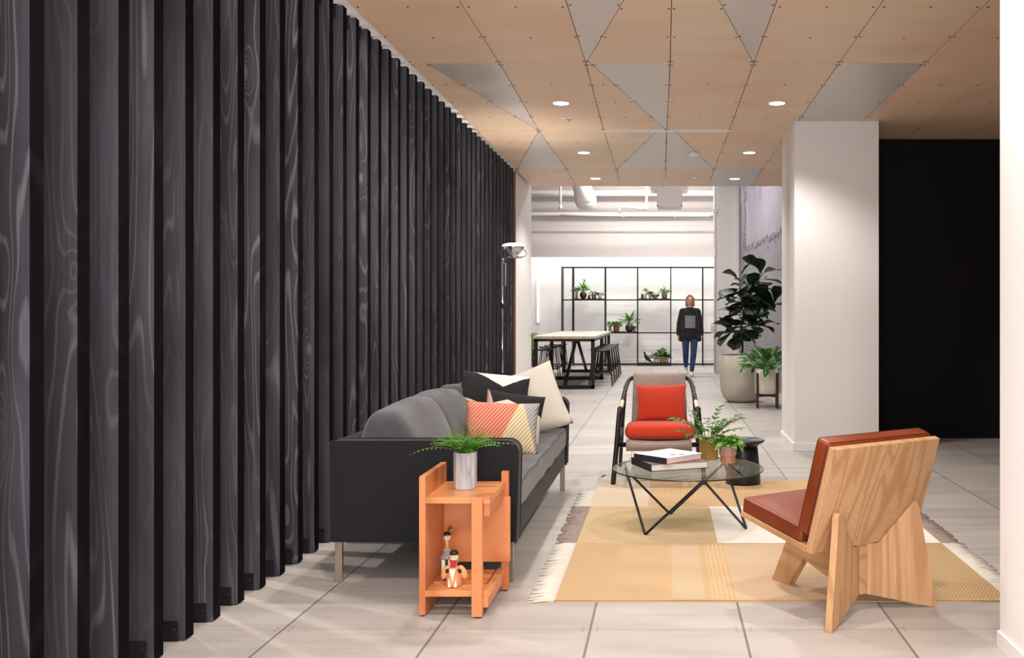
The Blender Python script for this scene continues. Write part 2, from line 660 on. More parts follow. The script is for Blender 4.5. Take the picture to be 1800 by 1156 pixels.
M['mauve_pot'] = simple('mauve_stoneware', '#8f7479', .5)
M['yellow_pot'] = simple('ochre_pot', '#cfa55a', .5)
M['fern'] = leafmat('fern_green', '#4f8a1d', '#6aa52c', .5)
M['fern_dk'] = leafmat('zz_green', '#2f5a1f', '#588a2c', .35)
M['lime'] = leafmat('lime_variegated', '#82b33a', '#4b8a28', .4, '#e6ebc8', 40)
M['fig'] = leafmat('fiddle_fig_green', '#0f1f12', '#21361a', .48)
M['aglao'] = leafmat('variegated_green', '#2c5d25', '#44802f', .38, '#c4d6ab', 30)
M['plant_a'] = leafmat('leafy_green', '#3c7a25', '#67a03a', .45)
M['plant_b'] = leafmat('olive_green', '#41561f', '#6f7f35', .5)
M['plant_d'] = leafmat('deep_green', '#1e3a1c', '#35552a', .45)
M['petal'] = leafmat('white_petal', '#f0eedd', '#e2e0c0', .6)
M['bark'] = simple('bark', '#4a3a2c', .9, 0, .3, 30, .5, 60)
M['lamp_glow'] = emit('lamp_glow', '#fff4ea', 22)
M['down_glow'] = emit('downlight_glow', '#fff6ec', 9)
M['tube_glow'] = emit('tube_glow', '#ffffff', 1.6)
M['cable'] = simple('white_painted_metal', '#e6e3e1', .5, 0)
M['skin'] = simple('skin', '#d79f85', .55, 0, .05)
M['hair'] = simple('blond_hair', '#94795a', .6, 0, .25, 40)
M['shirt'] = fabric('black_sweatshirt', '#232124', .25, 200, .3)
M['jeans'] = fabric('blue_denim', '#33476b', .25, 200, .3, .1, .4)
M['white_shoe'] = simple('white_leather', '#e3ded9', .5)
M['eye'] = simple('dark_iris', '#30241e', .3)
M['lip'] = simple('lip', '#b1685c', .5)

# ------------------------------------------------------------------ the setting
CZ = 3.01          # underside of the plywood ceiling
HI = 4.75          # underside of the high ceiling at the back

mb = MB(); mb.bb(-5, 5, -4, 24.2, -.12, 0)
floor = struct(mb.build('floor', M['floor']))

mb = MB()
mb.bb(-5, 5, -4, 13.18, 3.10, 3.22)
ceiling = struct(mb.build('ceiling', M['white']))
mb = MB(); mb.bb(-5, 5, 13.18, 24.2, HI, HI + .1)
struct(mb.build('ceiling_back_hall', M['white']))
mb = MB(); mb.bb(-5, 5, 13.10, 13.18, 3.22, HI)
struct(mb.build('wall_step', M['white']))

# plywood / steel ceiling panels on the measured seam grid (rows in depth, seams across)
ROWY = [-.70, 1.77, 4.24, 6.709, 9.17, 11.64, 13.18]
ks = list(range(-3, 7))
def seam(k, r):
    base = .04 + .594 * k
    adj = {3: {-2: -1.158, -1: -.551, 0: .04, 1: .627, 2: 1.226, 3: 1.825},
           4: {-3: -1.80, -2: -1.205, -1: -.584, 0: .022, 1: .622, 2: 1.217, 3: 1.81},
           5: {-3: -1.80, -2: -1.19, -1: -.582, 0: .014, 1: .603, 2: 1.19},
           6: {-2: -1.22, -1: -.61, 0: .016, 1: .612, 2: 1.22}}
    x = adj.get(r, {}).get(k, base)
    if k == -3:
        x = {2: -1.785, 3: -1.79, 4: -1.80, 5: -1.81, 6: -1.835}.get(r, -1.785)
    return Vector((x, ROWY[r], CZ))
def inset(poly, g=.003):
    c = sum(poly, Vector()) / len(poly)
    out = []
    n = len(poly)
    for i in range(n):
        a = (poly[i - 1] - poly[i]).normalized(); b = (poly[(i + 1) % n] - poly[i]).normalized()
        s = max(.2, math.sqrt(max(0, (1 - a.dot(b)) / 2)))
        out.append(poly[i] + (a + b).normalized() * (g / s))
    return out
def panel(poly, kind):
    p = inset([Vector(q) for q in poly])
    mb = MB()
    mb.prism(p, (0, 0, .018), 0)
    # screw heads near corners and mid-edges
    n = len(p)
    cen = sum(p, Vector()) / n
    pts = []
    for i in range(n):
        a, b = p[i], p[(i + 1) % n]
        L = (b - a).length
        m = max(1, round(L / .62))
        for t in range(m):
            q = a.lerp(b, t / m)
            if t == 0:
                q = q + (cen - q).normalized() * .045
            else:
                q = q + (cen - q).normalized() * .028
            pts.append(q)
    if kind == 'ply' and n == 4:
        for t in (.25, .5, .75):
            pts.append(p[0].lerp(p[3], t).lerp(p[1].lerp(p[2], t), .5))
    for q in pts:
        mb.lathe([(.0075, -.0025), (.0075, .002)], 8, 1, c=q, smooth=False)
    o = mb.build('plywood_panel' if kind == 'ply' else 'steel_panel', [M['ply' if kind == 'ply' else 'steel_panel'], M['screw']], ceiling)
    return o
for r in range(0, 6):
    for k in ks[:-1]:
        a, b, c, d = seam(k, r), seam(k + 1, r), seam(k + 1, r + 1), seam(k, r + 1)   # near-left, near-right, far-right, far-left
        if r == 2 and k == -1:
            panel([d, a, b], 'steel'); panel([d, b, c], 'ply')
        elif r == 2 and k == 0:
            panel([a, b, c], 'steel'); panel([a, c, d], 'ply')
        elif r == 3 and k == -3:
            a2 = a.lerp(b, .18)
            panel([a2, b, c], 'steel'); panel([a, a2, c, d], 'ply')
        elif r == 3 and k == -1:
            a2 = a.lerp(b, .06)
            panel([a2, b, c], 'steel'); panel([a, a2, c, d], 'ply')
        elif r == 3 and k == 2:
            panel([a, b, c, d], 'steel')
        elif r == 4 and k == -3:
            d2 = d.lerp(c, .02)
            panel([b, c, d2], 'steel'); panel([a, b, d2, d], 'ply')
        elif r == 4 and k == -2:
            panel([a, b, c, d], 'ply')
        elif r == 4 and k == -1:
            a2 = a.lerp(b, .86)
            panel([a2, b, c, d], 'steel'); panel([a, a2, d], 'ply')
        elif r == 4 and k == 0:
            b2 = a.lerp(b, .12)
            panel([a, b2, c, d], 'steel'); panel([b2, b, c], 'ply')
        elif r == 5 and k == 1:
            panel([a, b, c, d], 'steel')
        else:
            panel([a, b, c, d], 'ply')

# white wall beyond the slats, with the brown stained end board
mb = MB(); mb.bb(-2.03, -1.85, 11.80, 13.28, 0, 3.10)
struct(mb.build('wall_left', M['white']))
mb = MB(); mb.bb(-2.03, -1.835, 11.755, 11.80, 0, 3.0)
struct(mb.build('trim_slat_end', M['brown_trim']))
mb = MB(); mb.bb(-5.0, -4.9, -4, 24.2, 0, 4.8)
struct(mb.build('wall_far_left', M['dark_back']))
mb = MB(); mb.bb(-4.9, -2.03, 13.2, 13.28, 0, 3.10)
struct(mb.build('wall_partition', M['white']))
mb = MB(); mb.bb(4.9, 5.0, -4, 24.2, 0, 4.8)
struct(mb.build('wall_far_right', M['white']))
# near right wall with its baseboard
mb = MB(); mb.bb(1.262, 1.60, -4, 3.595, 0, 3.0)
struct(mb.build('wall_right', M['white']))
mb = MB(); mb.bb(1.252, 1.262, -4, 3.595, 0, .062); mb.bb(1.252, 1.60, 3.595, 3.603, 0, .062)
struct(mb.build('baseboard_right', M['base'], bevel=.002))
# pillar and black wall
mb = MB(); mb.bb(1.186, 1.955, 8.72, 9.66, 0, CZ)
struct(mb.build('wall_pillar', M['warmwhite']))
mb = MB(); mb.bb(1.172, 1.965, 8.708, 8.72, 0, .075); mb.bb(1.172, 1.186, 8.72, 9.66, 0, .075)
struct(mb.build('baseboard_pillar', M['base'], bevel=.003))
mb = MB(); mb.bb(1.955, 4.9, 9.62, 9.72, 0, CZ)
struct(mb.build('wall_black', M['black_wall']))
# chipped concrete wall running back on the right
mb = MB()
mb.prism([(1.56, 20.06, 0), (1.87, 14.3, 0), (2.12, 9.72, 0), (2.3, 9.72, 0), (2.05, 14.3, 0), (1.75, 20.06, 0)], (0, 0, HI))
struct(mb.build('wall_concrete', cracked_wall_mat()))
mb = MB(); mb.prism([(1.868, 14.1, 0), (1.90, 13.6, 0), (2.12, 9.72, 0), (2.10, 9.72, 0), (1.85, 14.1, 0)], (0, 0, .09))
struct(mb.build('baseboard_concrete', M['base']))
# pilaster, its white corner strip and conduit
mb = MB(); mb.bb(1.075, 1.56, 20.06, 20.6, 0, HI)
struct(mb.build('wall_pilaster', M['warmwhite']))
mb = MB(); mb.bb(1.478, 1.562, 19.98, 20.06, 0, HI)
struct(mb.build('trim_pilaster_corner', M['base'], bevel=.006))
mb = MB(); mb.bb(1.56, 1.72, 20.06, 24.2, 0, HI)
struct(mb.build('wall_behind_pilaster', M['white']))
# back wall: recess lit from above, header in front of it
mb = MB(); mb.bb(-4.9, 1.56, 23.6, 23.8, 0, HI)
struct(mb.build('wall_back', M['white']))
mb = MB(); mb.bb(-4.9, 1.56, 22.72, 22.82, 2.598, HI)
mb.bb(-4.9, 1.56, 22.69, 22.72, 3.185, 3.20); mb.bb(-4.9, 1.56, 22.69, 22.72, 3.215, 3.222)
struct(mb.build('wall_header', M['greywhite']))
mb = MB(); mb.bb(-4.9, 1.56, 22.5, 22.72, 3.57, 3.64); mb.bb(-4.9, 1.56, 22.40, 22.6, 4.02, 4.14)
struct(mb.build('trim_header', M['white'], bevel=.01))
mb = MB(); mb.bb(-4.9, 1.56, 23.585, 23.6, 0, .12)
struct(mb.build('baseboard_back', M['base']))

# ------------------------------------------------------------------ things fixed to the ceiling
def downlight(x, y, label, group=None):
    t = thing('recessed_downlight', label, 'light', (x, y, CZ), 0, group)
    mb = MB()
    mb.lathe([(.062, -.001), (.078, -.006), (.082, 0)], 28)
    mb.v = mb.v
    mb.f = [f for f in mb.f if len(f) == 4]; mb.m = [0] * len(mb.f); mb.s = [True] * len(mb.f)
    mb.build('trim_ring', M['cable'], t)
    mb = MB(); mb.lathe([(.063, -.0035), (.063, -.001)], 28, smooth=False)
    mb.build('lens', M['down_glow'], t)
    return t
DL = [(-.864, 7.98, 'round recessed downlight in the plywood ceiling, nearest on the left, beside the small sprinkler plate'),
      (.94, 7.98, 'round recessed downlight in the plywood ceiling, in front of the white pillar'),
      (-.88, 10.43, 'round recessed downlight in the plywood ceiling, second row, left, beside white triangle'),
      (.925, 10.43, 'round recessed downlight in the plywood ceiling, second row, right of the smoke detector'),
      (-.897, 12.42, 'round recessed downlight in the plywood ceiling, farthest row, left, near the ceiling edge'),
      (.915, 12.45, 'round recessed downlight set in the farthest grey steel ceiling panel')]
for x, y, l in DL:
    downlight(x, y, l)
t = thing('sprinkler_plate', 'small round chrome sprinkler plate below the nearest left downlight', 'sprinkler', (-.87, 8.61, CZ + .003))
mb = MB(); mb.lathe([(.055, 0), (.055, -.006), (.03, -.010), (.0, -.011)][::-1], 20); mb.build('plate', M['cable'], t)
mb = MB(); mb.lathe([(.012, -.03), (.02, -.026), (.02, -.011)], 12); mb.build('nozzle', M['chrome'], t)
t = thing('smoke_detector', 'small white smoke detector on a grey triangular ceiling panel', 'smoke detector', (.318, 10.43, CZ))
mb = MB(); mb.lathe([(0, -.05), (.035, -.048), (.05, -.03), (.062, -.025), (.065, 0)], 20); mb.build('housing', M['base'], t)
mb = MB(); mb.lathe([(.012, -.056), (.014, -.05)], 10); mb.build('sensor', M['cable'], t)
o = MB(); o.lathe([(.0, -.02), (.03, -.018), (.045, -.006), (.048, 0)], 18)
tag(o.build('ceiling_sensor', M['base'], loc=(.40, 12.3, CZ)), 'tiny white ceiling sensor near the far edge of the plywood', 'sensor')
t = thing('slot_diffuser', 'long thin white linear air slot across the plywood ceiling', 'air diffuser', (.02, 9.165, CZ))
mb = MB()
mb.bb(-.605, .605, -.035, -.02, -.012, 0); mb.bb(-.605, .605, .02, .035, -.012, 0)
mb.bb(-.62, -.605, -.035, .035, -.012, 0); mb.bb(.605, .62, -.035, .035, -.012, 0)
mb.build('frame', M['base'], t)
mb = MB(); mb.bb(-.605, .605, -.02, .02, -.006, 0); mb.bb(-.605, .605, -.002, .002, -.011, -.006)
mb.build('slot', M['cable'], t)

# pipes and ducts in the high back hall
mb = MB(); mb.tube([(-2.4, 21.9, 3.50), (.55, 21.9, 3.50), (1.06, 21.9, 3.50)], .028, 10)
mb.tube([(-1.0, 21.9, 3.50), (-.93, 21.9, 3.50)], .04, 10); mb.tube([(.2, 21.9, 3.50), (.27, 21.9, 3.50)], .04, 10)
tag(mb.build('ceiling_pipe', M['cable']), 'white horizontal pipe along the header wall above the shelving', 'pipe')
mb = MB(); mb.tube([(-2.35, 21.6, 2.6 + 1.0), (-2.35, 21.6, 4.75)], .028, 10); mb.tube([(-2.35, 21.6, 3.62), (-2.35, 21.6, 3.70)], .04, 10)
tag(mb.build('riser_pipe', M['cable']), 'white vertical pipe at the left of the header wall', 'pipe')
mb = MB(); mb.tube([(-.4, 21.4, 4.75), (-.4, 21.4, 3.66), (-.45, 21.4, 3.6), (-.95, 21.4, 3.64), (-1.0, 21.4, 3.62), (-1.0, 21.4, 3.5)], .024, 10)
mb.ell((-.4, 21.4, 3.62), (.05, .05, .06)); mb.tube([(-.4, 21.4, 3.62), (-.5, 21.4, 3.64)], .04, 10)
tag(mb.build('elbow_pipe', M['cable']), 'white pipe with an elbow and valve hanging left of the square duct', 'pipe')
mb = MB()
mb.bb(-.17, .62, -.3, .3, .30, .55); mb.bb(-.1, -.08, -.01, .01, .55, 1.17); mb.bb(.5, .52, -.01, .01, .55, 1.17); mb.bb(-.02, .48, -.3, .3, -.06, .30)
mb.bb(-.04, .50, -.33, -.3, -.06, -.03); mb.bb(-.04, -.01, -.33, -.3, -.06, .3); mb.bb(.47, .50, -.33, -.3, -.06, .3)
tag(mb.build('square_duct', M['greywhite'], loc=(-.12, 20.6, 3.58)), 'square white ventilation box under the high ceiling', 'duct')
mb = MB(); mb.tube([(-1.95, 20.9, 4.75), (-1.95, 20.9, 4.45), (-1.80, 20.9, 4.0), (-1.72, 20.9, 3.72), (-1.70, 20.9, 3.58)], [.14, .14, .2, .24, .2], 18)
mb.ell((-1.70, 20.9, 3.62), (.215, .215, .12))
tag(mb.build('round_duct', M['white']), 'white rounded duct elbow hanging at the upper left of the back hall', 'duct')
mb = MB()
for y0, z0 in ((22.1, 4.0), (21.2, 4.35)):
    mb.tube([(-4.5, y0, z0), (1.0, y0, z0)], .03, 8)
tag(mb.build('conduit_run', M['cable']), 'pair of thin white conduits running under the high ceiling', 'pipe')
mb = MB(); mb.tube([(1.055, 20.03, 0.02), (1.055, 20.03, 2.45), (1.075, 20.03, 2.55), (1.055, 20.03, 2.65), (1.05, 20.03, HI)], .022, 8)
mb.bb(1.02, 1.09, 19.99, 20.06, 3.35, 3.45)
tag(mb.build('wall_conduit', M['cable']), 'white vertical conduit on the left edge of the pilaster', 'conduit')
t = thing('light_switch', 'small white switch plate on the conduit side of the pilaster', 'switch', (1.02, 20.03, .93))
mb = MB(); mb.bb(-.045, .03, -.03, .03, -.09, .09); mb.build('plate', M['base'], t, bevel=.005)
mb = MB(); mb.bb(-.012, .006, -.036, -.03, -.03, .03); mb.build('rocker', M['cable'], t)
t = thing('wall_switch', 'small white switch plate near the end of the white wall behind the lamp', 'switch', (-1.846, 13.1, 1.03))
mb = MB(); mb.bb(-.004, .012, -.05, .05, -.07, .07); mb.build('plate', M['base'], t, bevel=.003)
mb = MB(); mb.bb(.012, .018, -.015, .015, -.03, .03); mb.build('rocker', M['cable'], t)
t = thing('tube_light', 'slim white vertical wall light at the left of the recess', 'light', (-3.12, 23.552, 0))
mb = MB(); mb.bb(-.03, .03, 0, .05, 1.02, 2.32); mb.build('housing', M['base'], t)
mb = MB(); mb.bb(-.018, .018, -.012, 0, 1.04, 2.30); mb.build('diffuser', M['tube_glow'], t)

# ------------------------------------------------------------------ slat screen
def slat_proto():
    t = thing('timber_slat', 'slat', 'slat')
    mb = MB()
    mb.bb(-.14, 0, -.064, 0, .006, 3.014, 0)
    mb.m = [1, 1, 0, 1, 0, 1]      # broad faces carry the grain, the narrow edges have their shade painted almost black
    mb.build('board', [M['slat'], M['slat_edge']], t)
    mb = MB(); mb.bb(-.14, -.026, -.071, -.064, 0, .078); mb.bb(-.14, -.026, -.064, 0, 0, .006)
    b = mb.build('foot_bracket', M['black_steel'], t, bevel=.0015)
    mb = MB(); mb.lathe([(.007, 0), (.007, .004), (.004, .006)], 6, M=Matrix.Translation((-.04, -.071, .048)) @ Matrix.Rotation(PI / 2, 4, 'X'))
    mb.build('bolt', M['black_satin'], b)
    mb = MB(); mb.bb(-.14, -.045, -.071, -.064, 2.94, 3.02); mb.bb(-.14, -.045, -.071, 0, 3.014, 3.02); mb.bb(-.14, -.12, -.05, -.02, 3.02, 3.10)
    mb.build('top_bracket', M['black_steel'], t, bevel=.0015)
    return t
NSL = 41
proto = slat_proto()
for i in range(NSL):
    o = proto if i == 0 else copy_tree(proto)
    o.location = (-1.835, 2.602 + .2245 * i, 0)
    if i < 21:
        o['label'] = 'black-stained pine slat, %s from the photo\'s left edge' % ORD[i + 1]
    else:
        o['label'] = 'black-stained pine slat, %s before the brown end board of the screen' % ORD[NSL - i]
    o['group'] = 'slats of the black timber screen'
# ------------------------------------------------------------------ sofa
sx, sy = -1.1175, 5.63
sofa = thing('sofa', 'long charcoal grey fabric sofa with steel legs, standing along the slat screen', 'sofa', (sx, sy, 0))
HX, HY = .4375, 1.19
mb = MB(); mb.rbox((-.005, 0, .255), (.425, 1.10, .065), .012, seg=4)
mb.build('base_frame', M['sofa'], sofa)
def arc(cx, cz, r, a0, a1, n=6):
    return [(cx + r * math.cos(a0 + (a1 - a0) * i / n), cz + r * math.sin(a0 + (a1 - a0) * i / n)) for i in range(n + 1)]
for s in (-1, 1):
    y0 = -HY if s < 0 else HY - .115
    pr = [(-HX, .19), (HX - .01, .19)] + arc(HX - .055, .66 - .055, .055, 0, PI / 2) + arc(-HX + .02, .66 - .02, .02, PI / 2, PI)
    mb = MB(); mb.prism([(x, y0, z) for x, z in pr], (0, .115, 0))
    a = mb.build('arm', M['sofa'], sofa, bevel=.012, seg=3)
    mb = MB()
    for yy in (y0 + .004, y0 + .111):
        mb.tube([(x, yy, z) for x, z in pr[1:]] + [(-HX, yy, .2)], .0045, 6)
    mb.build('piping', M['piping'], a)
mb = MB(); mb.rbox((-HX + .055, 0, .425), (.055, 1.08, .235), .02, seg=6)
mb.build('backrest', M['sofa'], sofa)
def wavy(q):
    q.x += .003 * math.sin(q.y * 13 + q.z * 20) * max(0, q.x / .38) ** 4
    q.z += .004 * math.sin(q.y * 17 + 1) * max(0, q.x / .38) ** 2
    return q
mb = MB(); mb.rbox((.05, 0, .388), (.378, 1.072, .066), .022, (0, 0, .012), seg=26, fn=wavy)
seat = mb.build('seat_cushion', M['sofa_lit'], sofa)
mb = MB()
for zz in (.446, .330):
    mb.tube([(.05 + .378 + .003 * math.sin(y * 13 + (zz - .388) * 20) * .9 - (.004), y, zz + .004 * math.sin(y * 17 + 1)) for y in [-1.06 + 2.12 * i / 70 for i in range(71)]], .0045, 6)
mb.build('piping', M['piping'], seat)
for i, yc in enumerate((-.72, 0, .72)):
    def tap(q, sd=i):
        t = max(0, q.z + .172) / .344
        q.x = q.x * (1 - .5 * t * t) - .04 * t + .012 * math.sin(q.y * 9 + sd)
        q.z += .012 * math.sin(q.y * 6 + sd * 2) * t
        q.y *= 1 - .015 * t * t
        return q
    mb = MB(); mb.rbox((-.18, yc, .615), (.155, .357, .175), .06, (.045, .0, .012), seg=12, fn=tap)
    c = mb.build('back_cushion', M['sofa_lit'], sofa)
for x in (-.405, .395):
    for y in (-1.157, 1.145):
        mb = MB(); mb.bb(x - .017, x + .017, y - .012, y + .012, 0, .20)
        mb.build('leg', M['nickel'], sofa, bevel=.002)

# ------------------------------------------------------------------ throw pillows
def pillow_mat_black():
    m = NT('black_and_cream_wool'); x, y, z = m.sep()
    nz = m.math('MULTIPLY', m.math('SUBTRACT', m.noise(40, 2), .5), .012)
    ax = m.math('ABSOLUTE', m.math('SUBTRACT', x, .045))
    top = m.math('SUBTRACT', m.math('ADD', z, nz), m.math('ADD', .055, m.math('MULTIPLY', ax, .62)))        # above the V: cream
    bot = m.math('ADD', m.math('ADD', z, nz), m.math('ADD', .10, m.math('MULTIPLY', m.math('SUBTRACT', x, .0), .42)))
    f = m.noise(300, 2)
    cream = m.mix(f, rgb('#d8d2c8'), rgb('#efeae1'))
    black = m.mix(f, rgb('#0f0e10'), rgb('#232225'))
    buff = m.mix(f, rgb('#b8a48e'), rgb('#e7ddce'))
    col = m.mix(m.step(top, 0, .004), black, cream)
    col = m.mix(m.step(bot, 0, -.004), col, buff)
    m.bump(f, .5, .003)
    return m.set(Base_Color=col, Roughness=.95)
def pillow_mat_coral():
    m = NT('coral_and_straw_pleats'); x, y, z = m.sep()
    s = m.math('ADD', x, m.math('MULTIPLY', z, -.45))                    # diagonal split
    rib = m.math('SINE', m.math('MULTIPLY', m.math('ADD', m.math('MULTIPLY', x, .62), m.math('MULTIPLY', z, -.5)), 470))
    h = m.step(rib, -1, 1)
    coral = m.mix(h, rgb('#b4523c'), rgb('#e79a80'))
    straw = m.mix(h, rgb('#b9a277'), rgb('#e2d3b0'))
    grey = m.mix(h, rgb('#8e8c8d'), rgb('#a9a7a7'))
    col = m.mix(m.step(s, .03, .034), coral, straw)
    col = m.mix(m.step(m.math('ADD', x, m.math('MULTIPLY', z, .3)), .155, .16), col, grey)
    m.bump(h, .6, .004)
    return m.set(Base_Color=col, Roughness=.9)
def pillow_mat_patch():
    m = NT('cream_pillow_black_corner'); x, y, z = m.sep()
    f = m.noise(300, 2)
    cream = m.mix(f, rgb('#cfc5b5'), rgb('#ece4d6'))
    black = m.mix(f, rgb('#0f0e10'), rgb('#232225'))
    buff = m.mix(f, rgb('#b98c78'), rgb('#d6b9a4'))
    t = m.math('SUBTRACT', z, m.math('ADD', .105, m.math('MULTIPLY', m.math('ABSOLUTE', m.math('ADD', x, .05)), -.35)))
    col = m.mix(m.step(t, 0, .004), cream, black)
    col = m.mix(m.step(m.math('ADD', x, m.math('MULTIPLY', z, .4)), -.10, -.104), col, buff)
    m.bump(f, .5, .003)
    return m.set(Base_Color=col, Roughness=.95)
def throw(name, label, w, h, t, loc, rot, mt, pinch=.06, back=None):
    mb = MB(); mb.pillow(w, h, t, 20, pinch, back=1 if back else 0)
    o = mb.build(name, [mt] + ([back] if back else []), loc=loc)
    o.rotation_mode = 'XYZ'
    o.rotation_euler = rot
    tag(o, label, 'pillow')
    return o
throw('throw_pillow', 'large plain cream square pillow leaning at the far end of the sofa', .46, .46, .15, (-.905, 6.40, .655), (R(-16), R(-19), R(14)), M['cream'])
throw('throw_pillow', 'black and cream patterned wool pillow with a V notch, propped on the sofa back', .44, .36, .14, (-1.08, 6.06, .715), (R(-30), R(6), R(12)), pillow_mat_black(), .05)
throw('throw_pillow', 'cream pillow with a black corner, behind the coral pillow on the sofa', .36, .34, .13, (-.93, 5.86, .605), (R(-20), R(9), R(10)), pillow_mat_patch(), .05)
throw('throw_pillow', 'small pleated pillow in coral and straw, nearest on the sofa seat', .42, .31, .13, (-.93, 5.46, .60), (R(-20), R(3), R(8)), pillow_mat_coral(), .06, M['sofa'])

# ------------------------------------------------------------------ small cherry side table
tx, ty = -.87, 4.145
tb = thing('side_table', 'orange cherry wood open side table with notched panels, in front of the sofa arm', 'side table', (tx, ty, 0))
def W(x): return x - tx
def V(y): return y - ty
mb = MB(); mb.bb(W(-1.016), W(-.990), V(3.955), V(4.345), .006, .580); mb.build('side_panel', M['cherry_z'], tb, bevel=.0015)
mb = MB(); mb.bb(W(-.990), W(-.722), V(3.955), V(4.335), .468, .494); mb.build('tabletop', M['cherry_top'], tb, bevel=.0015)
mb = MB(); mb.bb(W(-.794), W(-.750), V(3.930), V(3.958), .006, .494); mb.build('front_post', M['cherry_z'], tb, bevel=.0015)
mb = MB(); mb.bb(W(-.737), W(-.706), V(4.318), V(4.352), .006, .540); mb.build('rear_post', M['cherry_z'], tb, bevel=.0015)
mb = MB(); mb.bb(W(-.990), W(-.695), V(4.292), V(4.316), .140, .430); mb.build('back_panel', M['cherry'], tb, bevel=.0015)
mb = MB(); mb.bb(W(-.750), W(-.724), V(3.962), V(4.318), .415, .468); mb.build('upper_rail', M['cherry'], tb, bevel=.0015)
mb = MB(); mb.bb(W(-.752), W(-.728), V(3.948), V(4.318), .040, .082); mb.build('lower_rail', M['cherry'], tb, bevel=.0015)
mb = MB()
mb.bb(W(-.990), W(-.722), V(3.958), V(4.062), .082, .106)
mb.bb(W(-.990), W(-.76), V(4.090), V(4.292), .082, .106)
mb.bb(W(-.752), W(-.722), V(4.062), V(4.318), .082, .106)
mb.build('shelf', M['cherry_top'], tb, bevel=.0012)
mb = MB()
for (x, y) in ((-1.003, 3.975), (-1.003, 4.325), (-.772, 3.944), (-.72, 4.335)):
    mb.lathe([(.008, 0), (.008, .006)], 10, c=(W(x), V(y), 0))
mb.build('foot_pad', M['black_satin'], tb)

# two turned wooden dolls on the shelf (plain generic figures)
M['doll_wood'] = simple('doll_wood', '#d79a62', .5)
M['doll_face'] = simple('doll_face', '#eecdb0', .5)
M['doll_white'] = simple('doll_white', '#e9e2d6', .5)
M['doll_black'] = simple('doll_black', '#171415', .4)
M['doll_red'] = simple('doll_red', '#c02a21', .4)
M['doll_blue'] = simple('doll_blue', '#3f77a5', .45)
M['doll_grey'] = simple('doll_grey', '#8d8a90', .5)
d = thing('wooden_doll', 'tall slim wooden doll with grey striped cape, at the rear of the side table shelf', 'wooden doll', (-.945, 4.155, .106))
mb = MB(); mb.bb(-.022, -.006, -.012, .012, 0, .085, 0); mb.bb(.006, .022, -.012, .012, 0, .085, 0); mb.bb(-.006, .006, .0, .012, 0, .085, 1)
mb.build('legs', [M['doll_white'], M['doll_black']], d, bevel=.002)
mb = MB(); mb.lathe([(.027, .085), (.027, .09), (.018, .115), (.009, .128)], 14, 0)
for k in range(14):
    a = 2 * PI * k / 14
    mb.tube([(.0275 * math.cos(a), .0275 * math.sin(a), .088), (.010 * math.cos(a), .010 * math.sin(a), .128)], .0012, 4, 1)
mb.build('cape', [M['doll_grey'], M['doll_white']], d)
mb = MB(); mb.lathe([(.0085, .126), (.006, .145), (.008, .165)], 12); mb.build('neck', M['doll_wood'], d)
mb = MB(); mb.lathe([(.008, .162), (.0155, .172), (.016, .185), (.013, .194)], 14); h = mb.build('head', M['doll_face'], d)
mb = MB()
for s in (-1, 1): mb.ell((s * .006, -.0145, .181), (.003, .002, .0035), 8, 6)
mb.build('eyes', M['doll_black'], h)
mb = MB(); mb.lathe([(.0165, .186), (.0165, .190), (.010, .199), (.0, .201)], 14)
mb.build('hair_cap', M['doll_black'], d)
mb = MB()
for k in range(9):
    a = random.Random(k).uniform(-.9, .9)
    mb.tube([(0.003, .002, .198), (.008 + .004 * math.cos(k), .003 * math.sin(k * 2), .212), (.014 + .01 * math.sin(k * 1.7), .006 * a, .220 + .006 * math.cos(k * 3))], .0013, 5)
mb.build('hair_tuft', M['bark'], d)

d = thing('wooden_doll', 'short winged wooden doll with red bib and black cap on the side table shelf', 'wooden doll', (-.888, 4.035, .106))
mb = MB(); mb.lathe([(.030, 0), (.034, .01), (.031, .045), (.021, .075), (.013, .088)], 18); mb.build('body', M['doll_wood'], d)
for s in (-1, 1):
    mb = MB(); mb.ell((0, 0, 0), (.017, .012, .033), 14, 8, M=Matrix.Translation((s * .036, .004, .056)) @ Matrix.Rotation(s * R(-26), 4, 'Y'))
    w = mb.build('wing', M['doll_wood'], d)
    mb = MB(); mb.ell((0, 0, 0), (.008, .006, .01), 10, 6, M=Matrix.Translation((s * .026, -.014, .066)) @ Matrix.Rotation(s * R(-30), 4, 'Y'))
    mb.build('wing_patch', M['doll_black'], w)
mb = MB(); mb.prism([(-.014, -.034, .078), (.014, -.034, .078), (0, -.036, .022)][::-1], (0, .012, 0)); mb.build('bib', M['doll_white'], d)
mb = MB()
mb.prism([(-.018, -.0375, .004), (-.006, -.0375, .004), (-.016, -.0345, .04)], (0, .01, 0)); mb.prism([(.018, -.0375, .004), (.006, -.0375, .004), (.016, -.0345, .04)], (0, .01, 0))
mb.build('skirt_stripes', M['doll_white'], d)
mb = MB(); mb.bb(-.012, .012, -.037, -.02, 0, .005); mb.build('foot_bar', M['doll_red'], d)
mb = MB(); mb.lathe([(.010, .086), (.0165, .100), (.0185, .118), (.017, .134), (.010, .142)], 16)
h = mb.build('head', M['doll_face'], d)
mb = MB(); mb.prism([(-.016, -.0205, .112), (.016, -.0205, .112), (.007, -.017, .075), (-.007, -.017, .075)], (0, .016, 0)); mb.build('beard', M['doll_red'], d)
mb = MB()
for s in (-1, 1): mb.ell((s * .006, -.0175, .124), (.0022, .002, .0022), 8, 6)
mb.build('eyes', M['doll_black'], h)
mb = MB(); mb.lathe([(.0185, .132), (.0180, .140), (.010, .149), (0, .151)], 16); mb.build('cap', M['doll_black'], d)
d = thing('wooden_figurine', 'low blue wooden figurine behind the winged doll on the shelf', 'figurine', (-.938, 4.118, .106))
